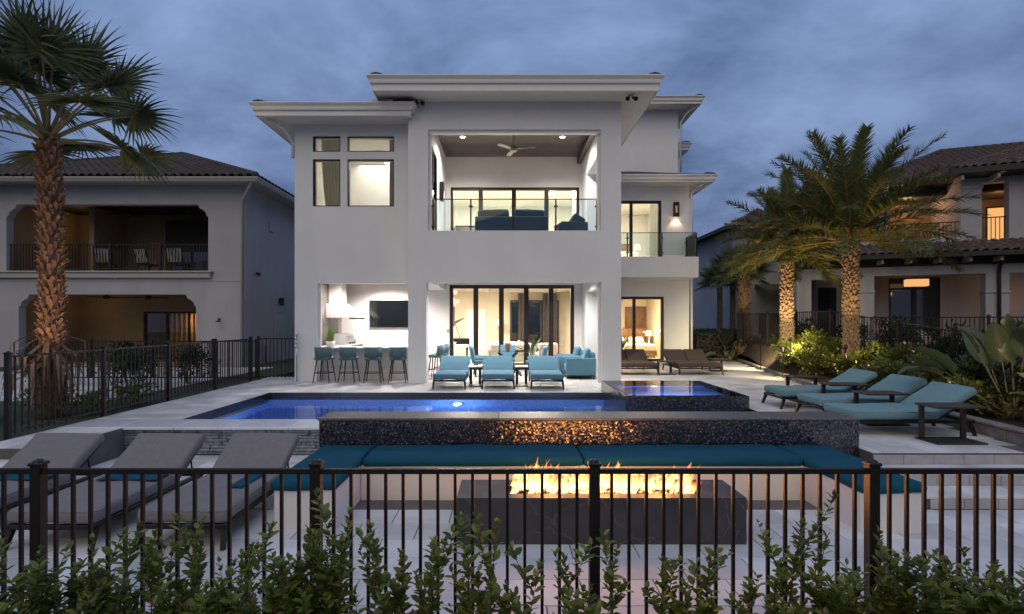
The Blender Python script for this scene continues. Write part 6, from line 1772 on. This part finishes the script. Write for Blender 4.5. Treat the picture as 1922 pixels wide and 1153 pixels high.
paddle_plant('large paddle leaf plant with broad pale leaves at the right picture edge',8.25,8.75,0.12,17,1.15,0.75,.17,3,[2.6,3.1,3.6,2.2,1.6,.8,4.2,5.0])
paddle_plant('low paddle leaf plant by the kerb at the right picture edge',7.95,7.55,0.10,9,.55,.6,.14,4)
paddle_plant('young paddle leaf plant at the far corner of the flower bed',9.35,22.3,0.06,11,.95,.75,.13,6)

# ------------------------------------------------------------------ foreground shrubs
def shoot(seed, h, lean, n_side=2, leafl=.078):
    r = random.Random(seed); mb = MB()
    def stem(p, d, L_, rad, lf0, depth):
        n = 9; pts = []; q = p.copy(); v = d.normalized()
        for i in range(n+1):
            pts.append(q.copy()); q = q + v*L_/n; v = (v + Vector((r.uniform(-.07,.07),r.uniform(-.07,.07),.05))).normalized()
        mb.cur = 2; mb.tube(pts,[lerp(rad,.0012,i/n) for i in range(n+1)],4,cap=False)
        s_ = lf0*L_; a = r.uniform(0,PI)
        while s_ < L_:
            u = s_/L_; f = u*n; k_ = min(n-1,int(f)); c = pts[k_].lerp(pts[k_+1],f-k_)
            sz_ = leafl*r.uniform(.55,1.2)*(1-.45*max(0,u-.75)/.25)
            for e in (0,PI):
                if r.random() < .12: continue
                b = a+e+r.uniform(-.3,.3)
                dv = Vector((math.cos(b),math.sin(b),r.uniform(.25,.9)+(1.0*max(0,u-.8)/.2)))
                mb.cur = 1 if (u > .86 and r.random() < .45) else 0
                leaf(mb,c,dv,Vector((r.uniform(-.3,.3),r.uniform(-.3,.3),1)),sz_,1.0)
            a += PI/2+r.uniform(-.4,.4); s_ += r.uniform(.018,.032)
        if depth:
            for k_ in range(n_side):
                i = r.randint(3,7); az = r.uniform(0,2*PI)
                stem(pts[i],Vector((math.cos(az)*.7,math.sin(az)*.7,1)),L_*r.uniform(.22,.42),rad*.55,.12,0)
    stem(Vector((0,0,0)),Vector((lean[0],lean[1],1)),h,.0055,.18,1)
    return mb
fr_ = random.Random(44)
tops = [(-20,1010),(60,1030),(110,1060),(150,1010),(190,1075),(232,985),(270,1040),(320,1012),(352,1005),(400,1050),(458,1020),(510,1045),(560,1000),(600,1035),(650,952),(705,980),(762,1040),(820,1005),(868,1030),(918,972),(1000,1058),(1060,1050),(1095,1100),(1150,1022),(1228,1040),(1290,1085),(1340,1035),(1395,1085),(1440,1090),(1500,965),(1528,1050),(1560,1080),(1600,1060),(1652,992),(1690,1040),(1735,1085),(1765,1050),(1800,1060),(1848,1035),(1890,1070),(1935,1050)]
ZG = LOW-.04
groups_ = [tops[i:i+3] for i in range(0,len(tops),3)]
for gi, gset in enumerate(groups_):
    y = 3.12 + fr_.uniform(-.06,.10)
    cxp = sum(p[0] for p in gset)/len(gset); x = (cxp-950)*y/1000
    side = ['at the left picture edge','just right of the left edge','below the leftmost fence post','between the left post and the grey loungers','in front of the middle grey lounger','in front of the grey lounger by the bench','below the second fence post','left of the charcoal fire table','below the left end of the fire table','below the flames','right of the middle fence post','below the right end of the fire table','left of the right fence post','below the right fence post'] 
    t = thing('shrub', f'glossy green foreground shrub {side[gi] if gi < len(side) else "at the right picture edge"}', 'shrub', (x,y,ZG), group='foreground shrubs')
    dense = 1.0 if (cxp < 700 or cxp > 1480) else 0.42
    for (px_,py_) in gset:
        yy = y + fr_.uniform(-.06,.06); ztop = CZ + (602-py_)*yy/1000; xx = (px_-950)*yy/1000
        h = ztop - ZG
        o = shoot(fr_.randint(0,99999),h*1.0,((xx-x)*.55/h+fr_.uniform(-.03,.03),0),3).build('shoot',['shrubleaf','newleaf','stem'],t); o.location = ((xx-x)*.45,yy-y,0)
        for q in range(int(round(fr_.uniform(3,5)*dense))):
            hh = h*fr_.uniform(.55,.88); dx = fr_.uniform(-.16,.16)
            o = shoot(fr_.randint(0,99999),hh,(dx*.5,fr_.uniform(-.08,.08)),3).build('shoot',['shrubleaf','newleaf','stem'],t); o.location = ((xx-x)*.6+dx*.6,fr_.uniform(-.1,.12),0)
